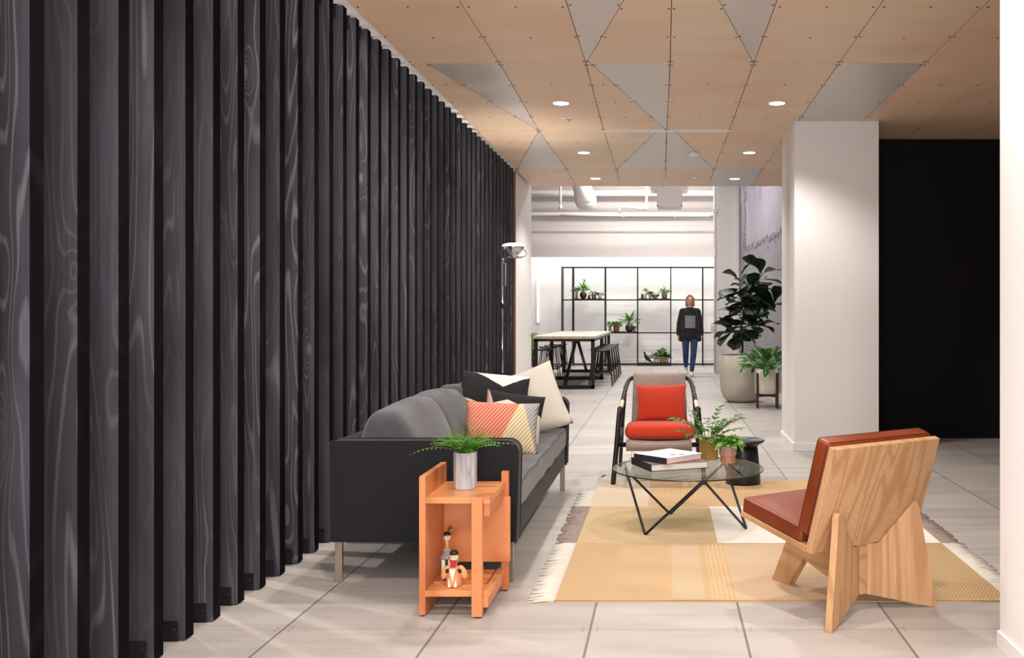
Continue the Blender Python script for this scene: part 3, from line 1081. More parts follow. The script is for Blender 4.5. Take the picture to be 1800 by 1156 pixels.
mb = MB(); mb.prism([(-.016, 0, 0), (.016, 0, 0), (.016, 0, .02)] + [(.016 * math.cos(a), 0, .03 + .018 * math.sin(a)) for a in (0.3, .9, 1.57, 2.2, 2.8)] + [(-.016, 0, .02)], (0, .014, 0)); mb.build('body', M['doll_blue'], d, bevel=.002)
mb = MB(); mb.bb(-.018, .018, -.002, .016, 0, .006); mb.build('base', M['doll_black'], d)

# ------------------------------------------------------------------ potted plants
def bush(mb, c, n, L, Wd, spread=.9, up=.5, shape='ovate', droop=.8, seed=1, fold=.25, stems=0, mat=0, height=0, rr=.3, wav=0, smat=1):
    rnd = random.Random(seed)
    for i in range(n):
        a = i * 2.39996 + rnd.uniform(-.3, .3)
        f = (i + .5) / n
        el = up + (1 - f) * spread * .9 + rnd.uniform(-.15, .15)
        d = Vector((math.cos(a) * math.cos(el), math.sin(a) * math.cos(el), math.sin(el)))
        l = L * rnd.uniform(.75, 1.1)
        p = Vector(c) + Vector((math.cos(a), math.sin(a), 0)) * (rr * L * rnd.random() * .4)
        if height:
            q = p + d * (height * rnd.uniform(.6, 1.0))
            mb.tube([p, p.lerp(q, .5) + Vector((0, 0, height * .06)), q], .0022 if not stems else stems, 5, smat)
            p = q
        mb.leaf(p, d, l, Wd * rnd.uniform(.8, 1.15), droop * rnd.uniform(.6, 1.3), fold, rnd.uniform(-.5, .5), shape, 5, mat, wav)

def potted(name, label, loc, potprof, potmat, fol, leafm, soil=None, cat='plant', n=24, phase=0, smooth=True, group=None, rz=0):
    t = thing(name, label, cat, loc, rz, group)
    mb = MB(); mb.lathe(potprof, n, phase=phase, smooth=smooth)
    mb.build('pot', potmat, t)
    r, z = soil
    mb = MB(); mb.lathe([(r, z - .004), (r, z)], n, smooth=False, phase=phase); mb.build('soil', M['soil'], t)
    mb = MB(); fol(mb); mb.build('foliage', leafm, t)
    return t

def open_pot(prof, wall, depth):
    """outer profile bottom->top, then inner wall going down"""
    r, z = prof[-1]
    return prof + [(r - wall * .3, z + .0008), (r - wall, z - .001), (r - wall, z - depth)]

# fern in grey cylinder on the side table
def fern_fol(mb):
    rnd = random.Random(5)
    for i in range(58):
        a = i * 2.39996
        el = rnd.uniform(.75, 1.5)
        L = rnd.uniform(.10, .165)
        d = Vector((math.cos(a) * math.cos(el), math.sin(a) * math.cos(el), math.sin(el)))
        p = Vector((math.cos(a) * .02, math.sin(a) * .02, .155))
        if i % 12 == 3:
            L = .22; el = .6
            d = Vector((math.cos(a) * math.cos(el) * 1.25, math.sin(a) * math.cos(el) * .6, .62)).normalized()
        side = d.cross(Vector((0, 0, 1))).normalized()
        pts = [p]
        n = 11
        cur, dr = p.copy(), d.copy()
        dro = rnd.uniform(.4, 1.3)
        for k in range(n):
            dr = (Quaternion(side, -dro / n) @ dr).normalized()
            cur = cur + dr * (L / n)
            pts.append(cur.copy())
        mb.tube(pts, [.0012 * (1 - .7 * k / n) for k in range(n + 1)], 4, 0)
        for k in range(1, n + 1):
            t = k / n
            w = .024 * math.sin(PI * min(1, .12 + .88 * t) ** .8) + .004
            tg = (pts[k] - pts[k - 1]).normalized()
            for s in (-1, 1):
                dd = (side * s + tg * .45 + Vector((0, 0, .1))).normalized()
                mb.leaf(pts[k], dd, w, .009, .5, .2, 0, 'ovate', 2)
potted('potted_fern', 'bright green fern in a grey streaked faceted pot on the side table', (-.868, 4.165, .494),
       open_pot([(.047, 0), (.05, .004), (.0505, .158)], .004, .02), M['grey_marble'], fern_fol, M['fern'], (.046, .148), n=10, smooth=False, rz=.25)

# ------------------------------------------------------------------ rug
def weave_mat(name, a, b, su=34, sv=60, amt=1.0):
    m = NT(name)
    br = m.n('ShaderNodeTexBrick')
    m.put(br.inputs['Vector'], m.map((1, 1, 1)))
    br.inputs['Scale'].default_value = su
    br.inputs['Mortar Size'].default_value = .16
    br.inputs['Brick Width'].default_value = .62
    br.inputs['Row Height'].default_value = .62
    br.inputs['Color1'].default_value = (*rgb(a), 1)
    br.inputs['Color2'].default_value = (*[x * .93 for x in rgb(a)], 1)
    br.inputs['Mortar'].default_value = (*rgb(b), 1)
    f = m.noise(120, 2)
    col = m.mix(m.step(f, .35, .7, 0, .25), br.outputs['Color'], tuple(x * .75 for x in rgb(b)))
    m.bump(m.math('ADD', br.outputs['Fac'], m.math('MULTIPLY', f, .5)), .4, .004)
    return m.set(Base_Color=col, Roughness=.95)
def flat_weave(name, a, dots=None):
    m = NT(name)
    f = m.noise(260, 2, .6, m.map((.25, 1, 1)))
    c = rgb(a)
    col = m.mix(f, tuple(x * .82 for x in c), tuple(min(1, x * 1.12) for x in c))
    big = m.noise(2.5, 2)
    col = m.mix(m.step(big, .35, .7, 0, .15), col, tuple(x * .8 for x in c))
    if dots:
        x, y, z = m.sep()
        fx = m.math('FRACT', m.math('MULTIPLY', x, 46)); fy = m.math('FRACT', m.math('MULTIPLY', y, 12 if dots == 'rows' else 34))
        dd = m.math('MULTIPLY', m.step(fx, .5, .55), m.step(fy, .72 if dots == 'rows' else .6, .75 if dots == 'rows' else .65))
        col = m.mix(m.math('MULTIPLY', dd, .55), col, rgb('#efd9b5'))
    m.bump(f, .3, .003)
    return m.set(Base_Color=col, Roughness=.95)
RM = [weave_mat('rug_tan_basket', '#e6d6b8', '#b89264', 38),          # 0
      flat_weave('rug_plain_tan', '#c5a57c'),                        # 1
      weave_mat('rug_cream_basket', '#ece1cf', '#bd9c72', 38),        # 2
      flat_weave('rug_dotted_tan', '#c8a67b', 'dense'),               # 3
      flat_weave('rug_gold', '#cbb088'),                              # 4
      flat_weave('rug_white', '#f0e9e0'),                             # 5
      flat_weave('rug_beige', '#d6c4ac'),                             # 6
      flat_weave('rug_row_tan', '#c9a67b', 'rows'),                   # 7
      weave_mat('rug_straw_basket', '#dac8a6', '#ad8a5c', 40)]        # 8
rx0, rx1 = -.485, 1.51
ybands = [4.155, 5.20, 6.18, 7.17]
rug = thing('rug', 'flat woven rug in tan, gold and cream blocks with fringed short ends', 'rug', (.5, 5.66, 0))
def rl(x, y): return (x - .5, y - 5.66)
def rug_cells(xs, y0, y1, mats):
    out = []
    for i in range(len(mats)):
        out.append((xs[i], xs[i + 1], y0, y1, mats[i]))
    return out
cells = rug_cells([rx0, -.04, .036, .18, .212, .32, 1.02, rx1], ybands[0] + .02, ybands[1], [0, 1, 2, 1, 3, 2, 8])
cells += rug_cells([rx0, rx1], ybands[0], ybands[0] + .02, [1])
cells += rug_cells([rx0, .29, rx1], ybands[1], ybands[2], [4, 5])
cells += rug_cells([rx0, -.105, rx1], ybands[2], ybands[3], [6, 7])
mb = MB()
TH = .008
for (x0, x1, y0, y1, mm) in cells:
    n = max(1, int((x1 - x0) / .12)); mrow = max(1, int((y1 - y0) / .12))
    vs, fs = [], []
    for i in range(n + 1):
        for j in range(mrow + 1):
            x = x0 + (x1 - x0) * i / n; y = y0 + (y1 - y0) * j / mrow
            z = TH + .0015 * mnoise.noise(Vector((x * 3, y * 3, 0)))
            vs.append((*rl(x, y), z))
    for i in range(n):
        for j in range(mrow):
            a = i * (mrow + 1) + j
            fs.append((a, a + mrow + 1, a + mrow + 2, a + 1))
    mb.add(vs, fs, mm, True)
a0, a1 = rl(rx0, ybands[0]), rl(rx1, ybands[3])
mb.bb(a0[0], a1[0], a0[1], a1[1], .0005, TH - .002, 1)
mb.build('rug_body', RM, rug)
rnd = random.Random(3)
for side, band, mcol in ((-1, 0, 'w'), (-1, 1, 'g'), (-1, 2, 'w'), (1, 0, 'w'), (1, 1, 'g'), (1, 2, 'w')):
    mb = MB()
    y = ybands[band] + .006
    x = rx0 if side < 0 else rx1
    lim = ybands[band + 1]
    if band == 2 and side < 0:
        lim = 6.75
    while y < lim - .006:
        L = rnd.uniform(.085, .125)
        dy = rnd.uniform(-.02, .02)
        p = rl(x - side * .006, y)
        k1 = (p[0] + side * L * .5, p[1] + dy * .4 - .01, .006 + rnd.uniform(0, .006))
        k2 = (p[0] + side * L, p[1] + dy - .015, .004)
        mb.tube([(p[0], p[1], TH - .001), k1, k2], [.0042, .0045, .003], 5, 0)
        y += rnd.uniform(.007, .0105)
    if mcol == 'w':
        p0 = rl(x, ybands[band]); p1 = rl(x, lim)
        e = side * .055
        mb.bb(min(p0[0], p0[0] + e), max(p0[0], p0[0] + e), p0[1], p1[1], .001, .0055)
    o = mb.build('fringe', M['cream'] if mcol == 'w' else M['sling'], rug)
    o['kind'] = 'stuff'
    o['label'] = 'cream knotted fringe' if mcol == 'w' else 'grey brown knotted fringe'
# ------------------------------------------------------------------ glass coffee table
GX, GY, GZ, GR = .139, 5.62, .352, .4415
gt = thing('coffee_table', 'low round glass coffee table on zigzag black wire legs, standing on the rug', 'coffee table', (GX, GY, 0))
def glass_mat():
    m = NT('smoked_clear_glass')
    f = m.noise(2, 1)
    m.set(Base_Color=m.mix(f, (.86, .88, .85), (.9, .92, .89)), Roughness=.01)
    m.b.inputs['Transmission Weight'].default_value = 1
    m.b.inputs['IOR'].default_value = 1.45
    g = m.n('ShaderNodeBsdfTransparent'); g.inputs[0].default_value = (.86, .88, .85, 1)
    mx = m.n('ShaderNodeMixShader')
    mx.inputs[0].default_value = .7
    m.t.links.new(m.b.outputs[0], mx.inputs[1]); m.t.links.new(g.outputs[0], mx.inputs[2])
    m.t.links.new(mx.outputs[0], m.out.inputs[0])
    return m.mat
mb = MB(); mb.lathe([(GR - .002, GZ - .010), (GR, GZ - .008), (GR, GZ - .002), (GR - .002, GZ)], 72)
top = mb.build('glass_top', glass_mat(), gt)
for p in top.data.polygons: p.use_smooth = len(p.vertices) == 4
M['glass_edge'] = simple('dark_glass_edge', '#26302d', .2)
mb = MB(); mb.lathe([(GR + .0005, GZ - .0095), (GR + .0015, GZ - .006), (GR + .0005, GZ - .0025)], 72)
mb.f = [f for f in mb.f if len(f) == 4]; mb.m = [0] * len(mb.f); mb.s = [True] * len(mb.f)
mb.build('glass_rim', M['glass_edge'], gt)
def loc2(x, y, z): return (x - GX, y - GY, z)
feet = [(-.109, 5.388), (.474, 5.53), (.035, 5.945)]
tops = [(-.226, 5.63), (.215, 5.27), (.37, 5.90)]
def fillet(a, b, c, r=.012, n=5):
    a, b, c = Vector(a), Vector(b), Vector(c)
    u, v = (a - b).normalized(), (c - b).normalized()
    out = []
    for i in range(n + 1):
        t = i / n
        out.append((b + u * r) * (1 - t) ** 2 + b * 2 * t * (1 - t) + (b + v * r) * t ** 2)
    return out
loop = [loc2(*feet[0], .008), loc2(*tops[1], GZ - .018), loc2(*feet[1], .008), loc2(*tops[2], GZ - .018), loc2(*feet[2], .008), loc2(*tops[0], GZ - .018)]
pts = []
for i in range(6):
    pts += fillet(loop[i - 1], loop[i], loop[(i + 1) % 6], .02 if i % 2 else .014)
mb = MB(); mb.tube(pts, .0075, 8, closed=True); mb.build('wire_frame', M['black_satin'], gt)
for q in tops:
    mb = MB(); mb.lathe([(.012, GZ - .0185), (.012, GZ - .0105)], 12, c=loc2(*q, 0)); mb.build('glass_pad', M['black_satin'], gt)

# books on the glass
M['paper'] = simple('page_block', '#e4ded6', .8, 0, .1, 300)
M['cover_grey'] = simple('grey_cloth_cover', '#6d6867', .7, 0, .08, 30)
M['cover_dark'] = simple('dark_spine', '#242123', .6)
M['cover_red'] = simple('red_board', '#c8322c', .5)
def cover_mat():
    m = NT('white_cover_with_dots'); x, y, z = m.sep()
    col = (.83, .82, .81)
    base = m.mix(m.noise(20, 2), (.80, .79, .78), (.86, .85, .84))
    out = base
    for (cx, cy, r, c) in ((-.055, -.085, .017, '#d98a35'), (-.02, -.06, .019, '#3a4f9c'), (.02, -.09, .02, '#d8472f'), (.065, .055, .006, '#4a63b0'), (.08, .07, .006, '#4a63b0'), (.05, .07, .005, '#8a8f9c'), (.095, .055, .005, '#4a63b0')):
        dx = m.math('SUBTRACT', x, cx); dy = m.math('SUBTRACT', y, cy)
        d = m.math('SQRT', m.math('ADD', m.math('MULTIPLY', dx, dx), m.math('MULTIPLY', dy, dy)))
        out = m.mix(m.step(d, r, r - .002), out, rgb(c))
    return m.set(Base_Color=out, Roughness=.35)
M['cover_white'] = cover_mat()
def book(label, loc, rz, w, d, h, cover, bottom, spine_side):
    t = thing('book', label, 'book', loc, rz)
    mb = MB(); mb.bb(-w / 2, w / 2, -d / 2, d / 2, h - .003, h); mb.build('front_cover', cover, t)
    mb = MB(); mb.bb(-w / 2, w / 2, -d / 2, d / 2, 0, .003); mb.build('back_cover', bottom, t)
    i = .006
    mb = MB(); mb.bb(-w / 2 + .003, w / 2 - i, -d / 2 + i, d / 2 - i, .003, h - .003); mb.build('pages', M['paper'], t)
    mb = MB(); mb.bb(-w / 2 - .002, -w / 2 + .003, -d / 2, d / 2, 0, h); mb.build('spine', spine_side, t)
    return t
book('large grey hardcover book lying on the glass table under the white book', (.03, 5.665, GZ), R(22.7), .362, .315, .041, M['cover_grey'], M['cover_dark'], M['cover_dark'])
book('white hardcover book with coloured dots, topmost of the two on the glass table', (.022, 5.655, GZ + .041), R(45), .30, .27, .036, M['cover_white'], M['cover_red'], M['cover_dark'])

# gold hexagonal pot and pink pot on the glass
def zz_fol(mb):
    rnd = random.Random(11)
    for i in range(17):
        a = i * 2.39996 + rnd.uniform(-.2, .2)
        el = rnd.uniform(.6, 1.4)
        L = rnd.uniform(.15, .25)
        d = Vector((math.cos(a) * math.cos(el), math.sin(a) * math.cos(el), math.sin(el)))
        p = Vector((math.cos(a) * .02, math.sin(a) * .02, .115))
        side = d.cross(Vector((0, 0, 1))).normalized()
        pts = [p]; cur, dr = p.copy(), d.copy()
        n = 7
        for k in range(n):
            dr = (Quaternion(side, -rnd.uniform(.02, .16)) @ dr).normalized()
            cur = cur + dr * (L / n); pts.append(cur.copy())
        mb.tube(pts, [.003 * (1 - .6 * k / n) for k in range(n + 1)], 5, 1)
        for k in range(2, n + 1):
            tg = (pts[k] - pts[k - 1]).normalized()
            for s in (-1, 1):
                dd = (side * s * .75 + tg * .9 + Vector((0, 0, .15))).normalized()
                mb.leaf(pts[k], dd, rnd.uniform(.035, .055), .019, rnd.uniform(.2, .9), .3, rnd.uniform(-.5, .5), 'ovate', 4, 0)
potted('potted_plant', 'arching leafy green plant in gold hexagonal pot on the glass table', (.275, 5.925, GZ), open_pot([(.060, 0), (.062, .003), (.0635, .128)], .005, .025), M['gold_pot'], zz_fol, [M['fern_dk'], M['plant_a']], (.057, .113), n=6, smooth=False, rz=.28)
def lime_fol(mb):
    bush(mb, (0, 0, .098), 40, .09, .048, 1.0, .22, 'ovate', 1.0, 4, .3, 0, 0, .045, .3)
potted('potted_plant', 'small lime and cream leafy plant in pink stepped pot on the glass table', (.385, 5.80, GZ), open_pot([(.043, 0), (.045, .004), (.045, .045), (.0455, .046), (.053, .047), (.0535, .102)], .004, .02), M['pink_pot'], lime_fol, [M['lime'], M['plant_a']], (.048, .092), n=10, smooth=False)
pt = [o for o in bpy.data.objects if o.get('label', '').startswith('small lime')][0]
mb = MB(); mb.lathe([(.0458, .004), (.0458, .044)], 10, smooth=False)
mb.f = [f for f in mb.f if len(f) == 4]; mb.m = [0] * len(mb.f); mb.s = [False] * len(mb.f)
mb.build('lower_band', M['copper_pot'], pt)

# ------------------------------------------------------------------ black stool-like side table
t = thing('drum_table', 'black waisted drum side table behind the glass table on the rug edge', 'side table', (.578, 7.03, .008))
mb = MB(); mb.lathe([(.120, 0), (.127, .005), (.129, .02), (.122, .12), (.112, .22), (.106, .275)], 40); mb.build('drum', M['black_satin'], t)
mb = MB(); mb.lathe([(.104, .268), (.115, .285), (.150, .305), (.158, .312), (.158, .320), (.152, .323), (.145, .318), (0, .317)], 40); mb.build('tray_top', M['black_satin'], t)

# ------------------------------------------------------------------ sling armchair
ac = thing('armchair', 'black framed armchair with taupe woven sling seat, facing the camera behind glass table', 'armchair', (-.04, 7.35, 0))
def A(x, y, z): return (x + .04, y - 7.35, z)
cx = -.04
def smooth_path(pts, n=8):
    pts = [Vector(p) for p in pts]
    out = []
    for i in range(len(pts) - 1):
        p0 = pts[max(0, i - 1)]; p1 = pts[i]; p2 = pts[i + 1]; p3 = pts[min(len(pts) - 1, i + 2)]
        for k in range(n):
            t = k / n
            out.append(.5 * ((2 * p1) + (p2 - p0) * t + (2 * p0 - 5 * p1 + 4 * p2 - p3) * t * t + (3 * p1 - p0 - 3 * p2 + p3) * t ** 3))
    out.append(pts[-1])
    return out
for s in (-1, 1):
    def X(h): return cx + s * h
    mb = MB(); mb.tube(smooth_path([A(X(.335), 6.98, .008), A(X(.312), 6.99, .26), A(X(.292), 7.0, .50), A(X(.285), 7.03, .545)], 6), [.021] * 19, 10, flat=.75)
    leg = mb.build('front_leg', M['black_satin'], ac)
    mb = MB(); mb.ell(A(X(.285), 7.03, .545), (.024, .024, .03), 12, 8); mb.build('joint_cap', M['black_satin'], leg)
    mb = MB(); mb.tube(smooth_path([A(X(.282), 7.05, .555), A(X(.274), 7.15, .60)], 3), .0155, 10)
    mb.build('arm_sleeve', M['white_ceramic'], ac)
    mb = MB(); mb.tube(smooth_path([A(X(.274), 7.15, .60), A(X(.262), 7.3, .66), A(X(.248), 7.45, .715), A(X(.225), 7.53, .742), A(X(.19), 7.555, .748)], 6), .0165, 10)
    arm = mb.build('arm_rail', M['black_satin'], ac)
    mb = MB()
    for f in (0, .5, 1):
        mb.ell(A(X(.276 - .012 * f) - 0, 7.16 + .08 * f, .618 + .034 * f), (.005, .005, .005), 8, 6)
    mb.build('studs', M['chrome'], arm)
    mb = MB(); mb.tube(smooth_path([A(X(.322), 7.82, .008), A(X(.295), 7.62, .35), A(X(.262), 7.40, .69)], 6), .015, 8)
    mb.build('rear_leg', M['black_satin'], ac)
    mb = MB(); mb.tube([A(X(.305), 6.995, .295), A(X(.295), 7.62, .35)], .013, 8); mb.build('side_rail', M['black_satin'], ac)
mb = MB(); mb.tube([A(cx - .31, 6.995, .295), A(cx + .31, 6.995, .295)], .018, 10); mb.build('front_rail', M['black_satin'], ac)
mb = MB(); mb.tube([A(cx - .2, 7.555, .748), A(cx + .2, 7.555, .748)], .0165, 10); mb.build('top_rail', M['black_satin'], ac)
# sling
prof = smooth_path([(7.575, .70), (7.578, .745), (7.555, .772), (7.53, .755), (7.495, .62), (7.465, .48), (7.43, .36), (7.33, .305), (7.18, .295), (7.03, .318), (6.975, .312), (6.965, .285), (6.985, .262), (7.02, .262)], 5)
mb = MB(); vs, fs = [], []
nw = 12
for i, p in enumerate(prof):
    f = i / (len(prof) - 1)
    hw = .205 + .035 * min(1, max(0, (f - .25) * 2))
    sag = .012 if .3 < f < .8 else 0
    for j in range(nw + 1):
        u = 2 * j / nw - 1
        vs.append(A(cx + u * hw, p[0], p[1] - sag * (1 - u * u)))
for i in range(len(prof) - 1):
    for j in range(nw):
        a = i * (nw + 1) + j
        fs.append((a, a + 1, a + nw + 2, a + nw + 1))
mb.add(vs, fs, 0, True)
o = mb.build('sling', M['sling'], ac)
md = o.modifiers.new('thick', 'SOLIDIFY'); md.thickness = .012; md.offset = -1
mb = MB(); mb.rbox((0, 0, 0), (.262, .205, .052), .045, (0, 0, .012), seg=8)
o = mb.build('seat_cushion', M['red'], loc=(-.03, 7.205, .378), rot=(R(-2), 0, 0))
tag(o, 'thick orange red seat cushion lying on the sling armchair', 'cushion')
throw('back_pillow', 'orange red rectangular pillow leaning against the sling armchair back', .40, .29, .12, (-.025, 7.395, .563), (R(-14), R(-1), 0), M['red'], .07)

# ------------------------------------------------------------------ oak lounge chair (tripod of boards) with leather pads
oc = thing('lounge_chair', 'low oak board lounge chair with brown leather pads, seen from behind at the rug corner', 'lounge chair', (.82, 4.053, 0), R(34))
def leather_mat():
    m = NT('cognac_leather')
    f = m.noise(4, 4, .6); g = m.noise(300, 2)
    col = m.mix(m.step(f, .3, .7), rgb('#6c2c12'), rgb('#8a3d1b'))
    m.bump(g, .12, .001)
    return m.set(Base_Color=col, Roughness=m.step(f, .3, .7, .28, .42))
M['leather'] = leather_mat()
M['seam'] = simple('leather_piping', '#54200c', .4)
ta = .028
for s in (-1, 1):
    dv = Vector((s * .315, -.149, 0)); nrm = Vector((0, 0, 1)).cross(dv).normalized()
    def U(u, z): return tuple(dv * u + Vector((0, 0, z)) - nrm * ta / 2)
    top = [U(.785, .40), U(.775, .43), U(.755, .448), U(.725, .456), U(.695, .452), U(.67, .44)]
    poly = [U(0.02, .074), U(.93, .0), U(1.0, .0), U(1.0, .012)] + top + [U(.245, .282), U(.02, .282)]
    mb = MB(); mb.prism(poly, nrm * ta)
    mb.build('rear_leg', M['oak'], oc, bevel=.002)
mb = MB()
poly = [(-.02, -.035, .074), (-.02, .19, .110), (-.02, .32, .150), (-.02, .425, 0), (-.02, .54, 0), (-.02, .37, .345), (-.02, -.035, .285)]
mb.prism(poly, (.04, 0, 0)); mb.build('front_leg', M['oak_y'], oc, bevel=.002)
mb = MB(); mb.prism([(-.31, -.043, .285), (-.31, -.178, .722), (-.31, -.150, .731), (-.31, -.012, .294)], (.62, 0, 0)); mb.build('back_board', M['oak'], oc, bevel=.0025)
mb = MB(); mb.prism([(-.31, -.020, .288), (-.31, .41, .362), (-.31, .405, .384), (-.31, -.023, .310)], (.62, 0, 0)); mb.build('seat_board', M['oak_y'], oc, bevel=.002)
Ms = Matrix.Translation((0, .213, .381)) @ Matrix.Rotation(math.atan2(.074, .43), 4, 'X')
mb = MB(); mb.rbox((0, 0, 0), (.302, .195, .034), .014, (0, 0, .012), seg=8, M=Ms)
sc = mb.build('seat_pad', M['leather'], oc)
def ring(hx, hy, z, r=.012):
    pts = []
    for (cx_, cy_, a0) in ((hx - r, hy - r, 0), (-hx + r, hy - r, PI / 2), (-hx + r, -hy + r, PI), (hx - r, -hy + r, 1.5 * PI)):
        for k in range(5):
            a = a0 + PI / 2 * k / 4
            pts.append((cx_ + r * math.cos(a), cy_ + r * math.sin(a), z))
    return pts
mb = MB()
for z in (-.026, .026):
    mb.tube(ring(.300, .193, z), .0025, 6, closed=True, M=Ms)
mb.build('piping', M['seam'], sc)
lean = math.atan2(.135, .437)
Mb = Matrix.Translation((0, -.045, .555)) @ Matrix.Rotation(PI / 2 + lean, 4, 'X')
mb = MB(); mb.rbox((0, 0, 0), (.302, .205, .036), .015, (0, 0, .012), seg=8, M=Mb)
bc = mb.build('back_pad', M['leather'], oc)
mb = MB()
for z in (-.028, .028):
    mb.tube(ring(.300, .203, z), .0025, 6, closed=True, M=Mb)
mb.build('piping', M['seam'], bc)

# dry leaf on the floor
mb = MB(); mb.leaf((0, 0, .012), (1, .3, .15), .05, .035, -.5, .5, 0, 'ovate', 5)
mb.tube([(0, 0, .012), (-.02, -.006, .006)], .0015, 4)
M['dry'] = leafmat('dry_leaf', '#7d4a25', '#5c3318', .7)
tag(mb.build('dry_leaf', M['dry'], loc=(-.48, 7.22, .002)), 'small curled brown dry leaf on the floor by the far rug corner', 'leaf')

# ------------------------------------------------------------------ floor lamp
lp = thing('floor_lamp', 'slim chrome floor lamp with glowing spotlight bulb in front of the slat screen', 'floor lamp', (-1.56, 9.2, 0))
mb = MB(); mb.lathe([(.11, 0), (.11, .02), (.03, .03), (.015, .05)], 24); mb.build('base', M['black_satin'], lp)
mb = MB(); mb.tube([(0, 0, .03), (0, 0, 1.78)], .0085, 10); mb.build('pole', M['chrome'], lp)
for z in (.66, 1.33):
    mb = MB(); mb.lathe([(.016, -.025), (.018, -.02), (.018, .02), (.016, .025)], 14, c=(0, 0, z)); mb.tube([(0, -.01, z), (.045, -.012, z)], .007, 8)
    mb.build('clamp', M['black_satin'], lp)
mb = MB(); mb.bb(.008, .034, -.014, .014, 1.52, 1.74); mb.build('transformer_tube', M['chrome'], lp, bevel=.004)
mb = MB()
mb.tube(smooth_path([(0, 0, 1.74), (.0, 0, 1.785), (.03, 0, 1.79), (.2, -.02, 1.80), (.235, -.02, 1.83), (.21, -.02, 1.87)], 6), .0045, 8)
for z, r in ((1.795, .075), (1.80, .06)):
    mb.tube([(.115 + r * math.cos(2 * PI * k / 24), r * math.sin(2 * PI * k / 24), z) for k in range(24)], .0042, 8, closed=True)
mb.build('wire_cradle', M['chrome'], lp)
mb = MB(); mb.lathe([(.025, 1.80), (.04, 1.815), (.075, 1.845), (.103, 1.885), (.108, 1.90)], 28, c=(.105, 0, 0)); mb.build('reflector', M['chrome'], lp)
mb = MB(); mb.lathe([(.107, 1.901), (.095, 1.918), (.05, 1.93), (0, 1.933)], 28, c=(.105, 0, 0)); mb.build('bulb_face', M['lamp_glow'], lp)

# ------------------------------------------------------------------ planters by the pillar
def fig_fol(mb):
    rnd = random.Random(21)
    trunk = smooth_path([(0, 0, .58), (.02, .01, .8), (.0, 0, 1.05), (.06, 0, 1.35)], 5)
    mb.tube(trunk, [.017 - .0004 * i for i in range(len(trunk))], 8, 1)
    ends = [((.06, 0, 1.35), (.30, -.02, 1.82)), ((.03, 0, 1.2), (-.03, -.05, 1.74)), ((.0, 0, .95), (-.16, -.06, .98)), ((.05, 0, 1.25), (.46, .0, 1.36)),
            ((.02, 0, 1.05), (.22, -.12, 1.05)), ((.06, 0, 1.35), (.16, .05, 1.55))]
    for bi, (a, b) in enumerate(ends):
        a, b = Vector(a), Vector(b)
        mid = a.lerp(b, .5) + Vector((0, 0, .04))
        mb.tube([a, mid, b], [.010, .008, .005], 6, 1)
        n = (18, 16, 14, 15, 10, 15)[bi]
        for i in range(n):
            f = i / (n - 1)
            p = (a.lerp(mid, f * 2) if f < .5 else mid.lerp(b, f * 2 - 1))
            an = i * 2.39996 + bi
            el = rnd.uniform(-.25, .5) + (.75 if i >= n - 3 else 0)
            d = Vector((math.cos(an) * math.cos(el), math.sin(an) * math.cos(el) * .8, math.sin(el)))
            q = p + d * .05
            mb.tube([p, q], .004, 5, 1)
            mb.leaf(q, d, rnd.uniform(.26, .35), rnd.uniform(.22, .30), rnd.uniform(.5, 1.1), .18, rnd.uniform(-.6, .6), 'obovate', 7, 0, .02)
potted('fiddle_leaf_fig', 'tall dark green fiddle leaf fig in large round-bottomed concrete planter', (1.095, 13.62, 0),
       open_pot([(.15, 0), (.20, .012), (.255, .06), (.29, .14), (.304, .25), (.31, .45), (.312, .67)], .022, .1), M['concrete_pot'], fig_fol, [M['fig'], M['bark']], (.285, .60), n=48)
def aglao_fol(mb):
    bush(mb, (0, 0, .50), 64, .24, .10, 1.25, .12, 'ovate', 1.0, 9, .2, .004, 0, .26, .5)
pp = potted('potted_plant', 'variegated leafy plant in white cylinder pot on a walnut stand by the pillar', (1.372, 12.77, 0),
       open_pot([(.158, .19), (.166, .196), (.168, .52)], .012, .06), M['white_ceramic'], aglao_fol, [M['aglao'], M['plant_a']], (.15, .48), n=40)
mb = MB()
mb.bb(-.19, .19, -.016, .016, .15, .185); mb.bb(-.016, .016, -.19, .19, .15, .185)
mb.build('stand_cross', M['walnut'], pp, rot=(0, 0, R(40)), bevel=.003)
for k in range(4):
    a = PI / 2 * k + R(40)
    mb = MB(); mb.bb(-.016, .016, -.011, .011, 0, .47)
    mb.build('stand_leg', M['walnut'], pp, loc=(.184 * math.cos(a), .184 * math.sin(a), 0), rot=(0, 0, a), bevel=.003)
# ------------------------------------------------------------------ bar table and stools
bt = thing('bar_table', 'long pale-topped bar table with black steel frame in the back hall', 'bar table', (-1.67, 18.2, 0))
mb = MB(); mb.bb(-.52, .52, -2.32, 2.32, .835, .88); mb.build('tabletop', M['tabletop'], bt, bevel=.004)
mb = MB(); mb.bb(-.50, -.45, -2.28, 2.28, .79, .835); mb.bb(.45, .50, -2.28, 2.28, .79, .835); mb.build('long_rail', M['black_steel'], bt)
for y in (-2.25, 0, 2.25):
    mb = MB()
    for x in (-.475, .475):
        mb.bb(x - .03, x + .03, y - .03, y + .03, 0, .835)
    mb.bb(-.5, .5, y - .03, y + .03, .79, .834); mb.bb(-.5, .5, y - .03, y + .03, 0.001, .06)
    mb.build('leg_frame', M['black_steel'], bt, bevel=.003)
for s in (-1, 1):
    mb = MB(); mb.tube([(0, s * .06, .80), (0, s * 2.22, .04)], .032, 4); mb.build('diagonal_brace', M['black_steel'], bt)

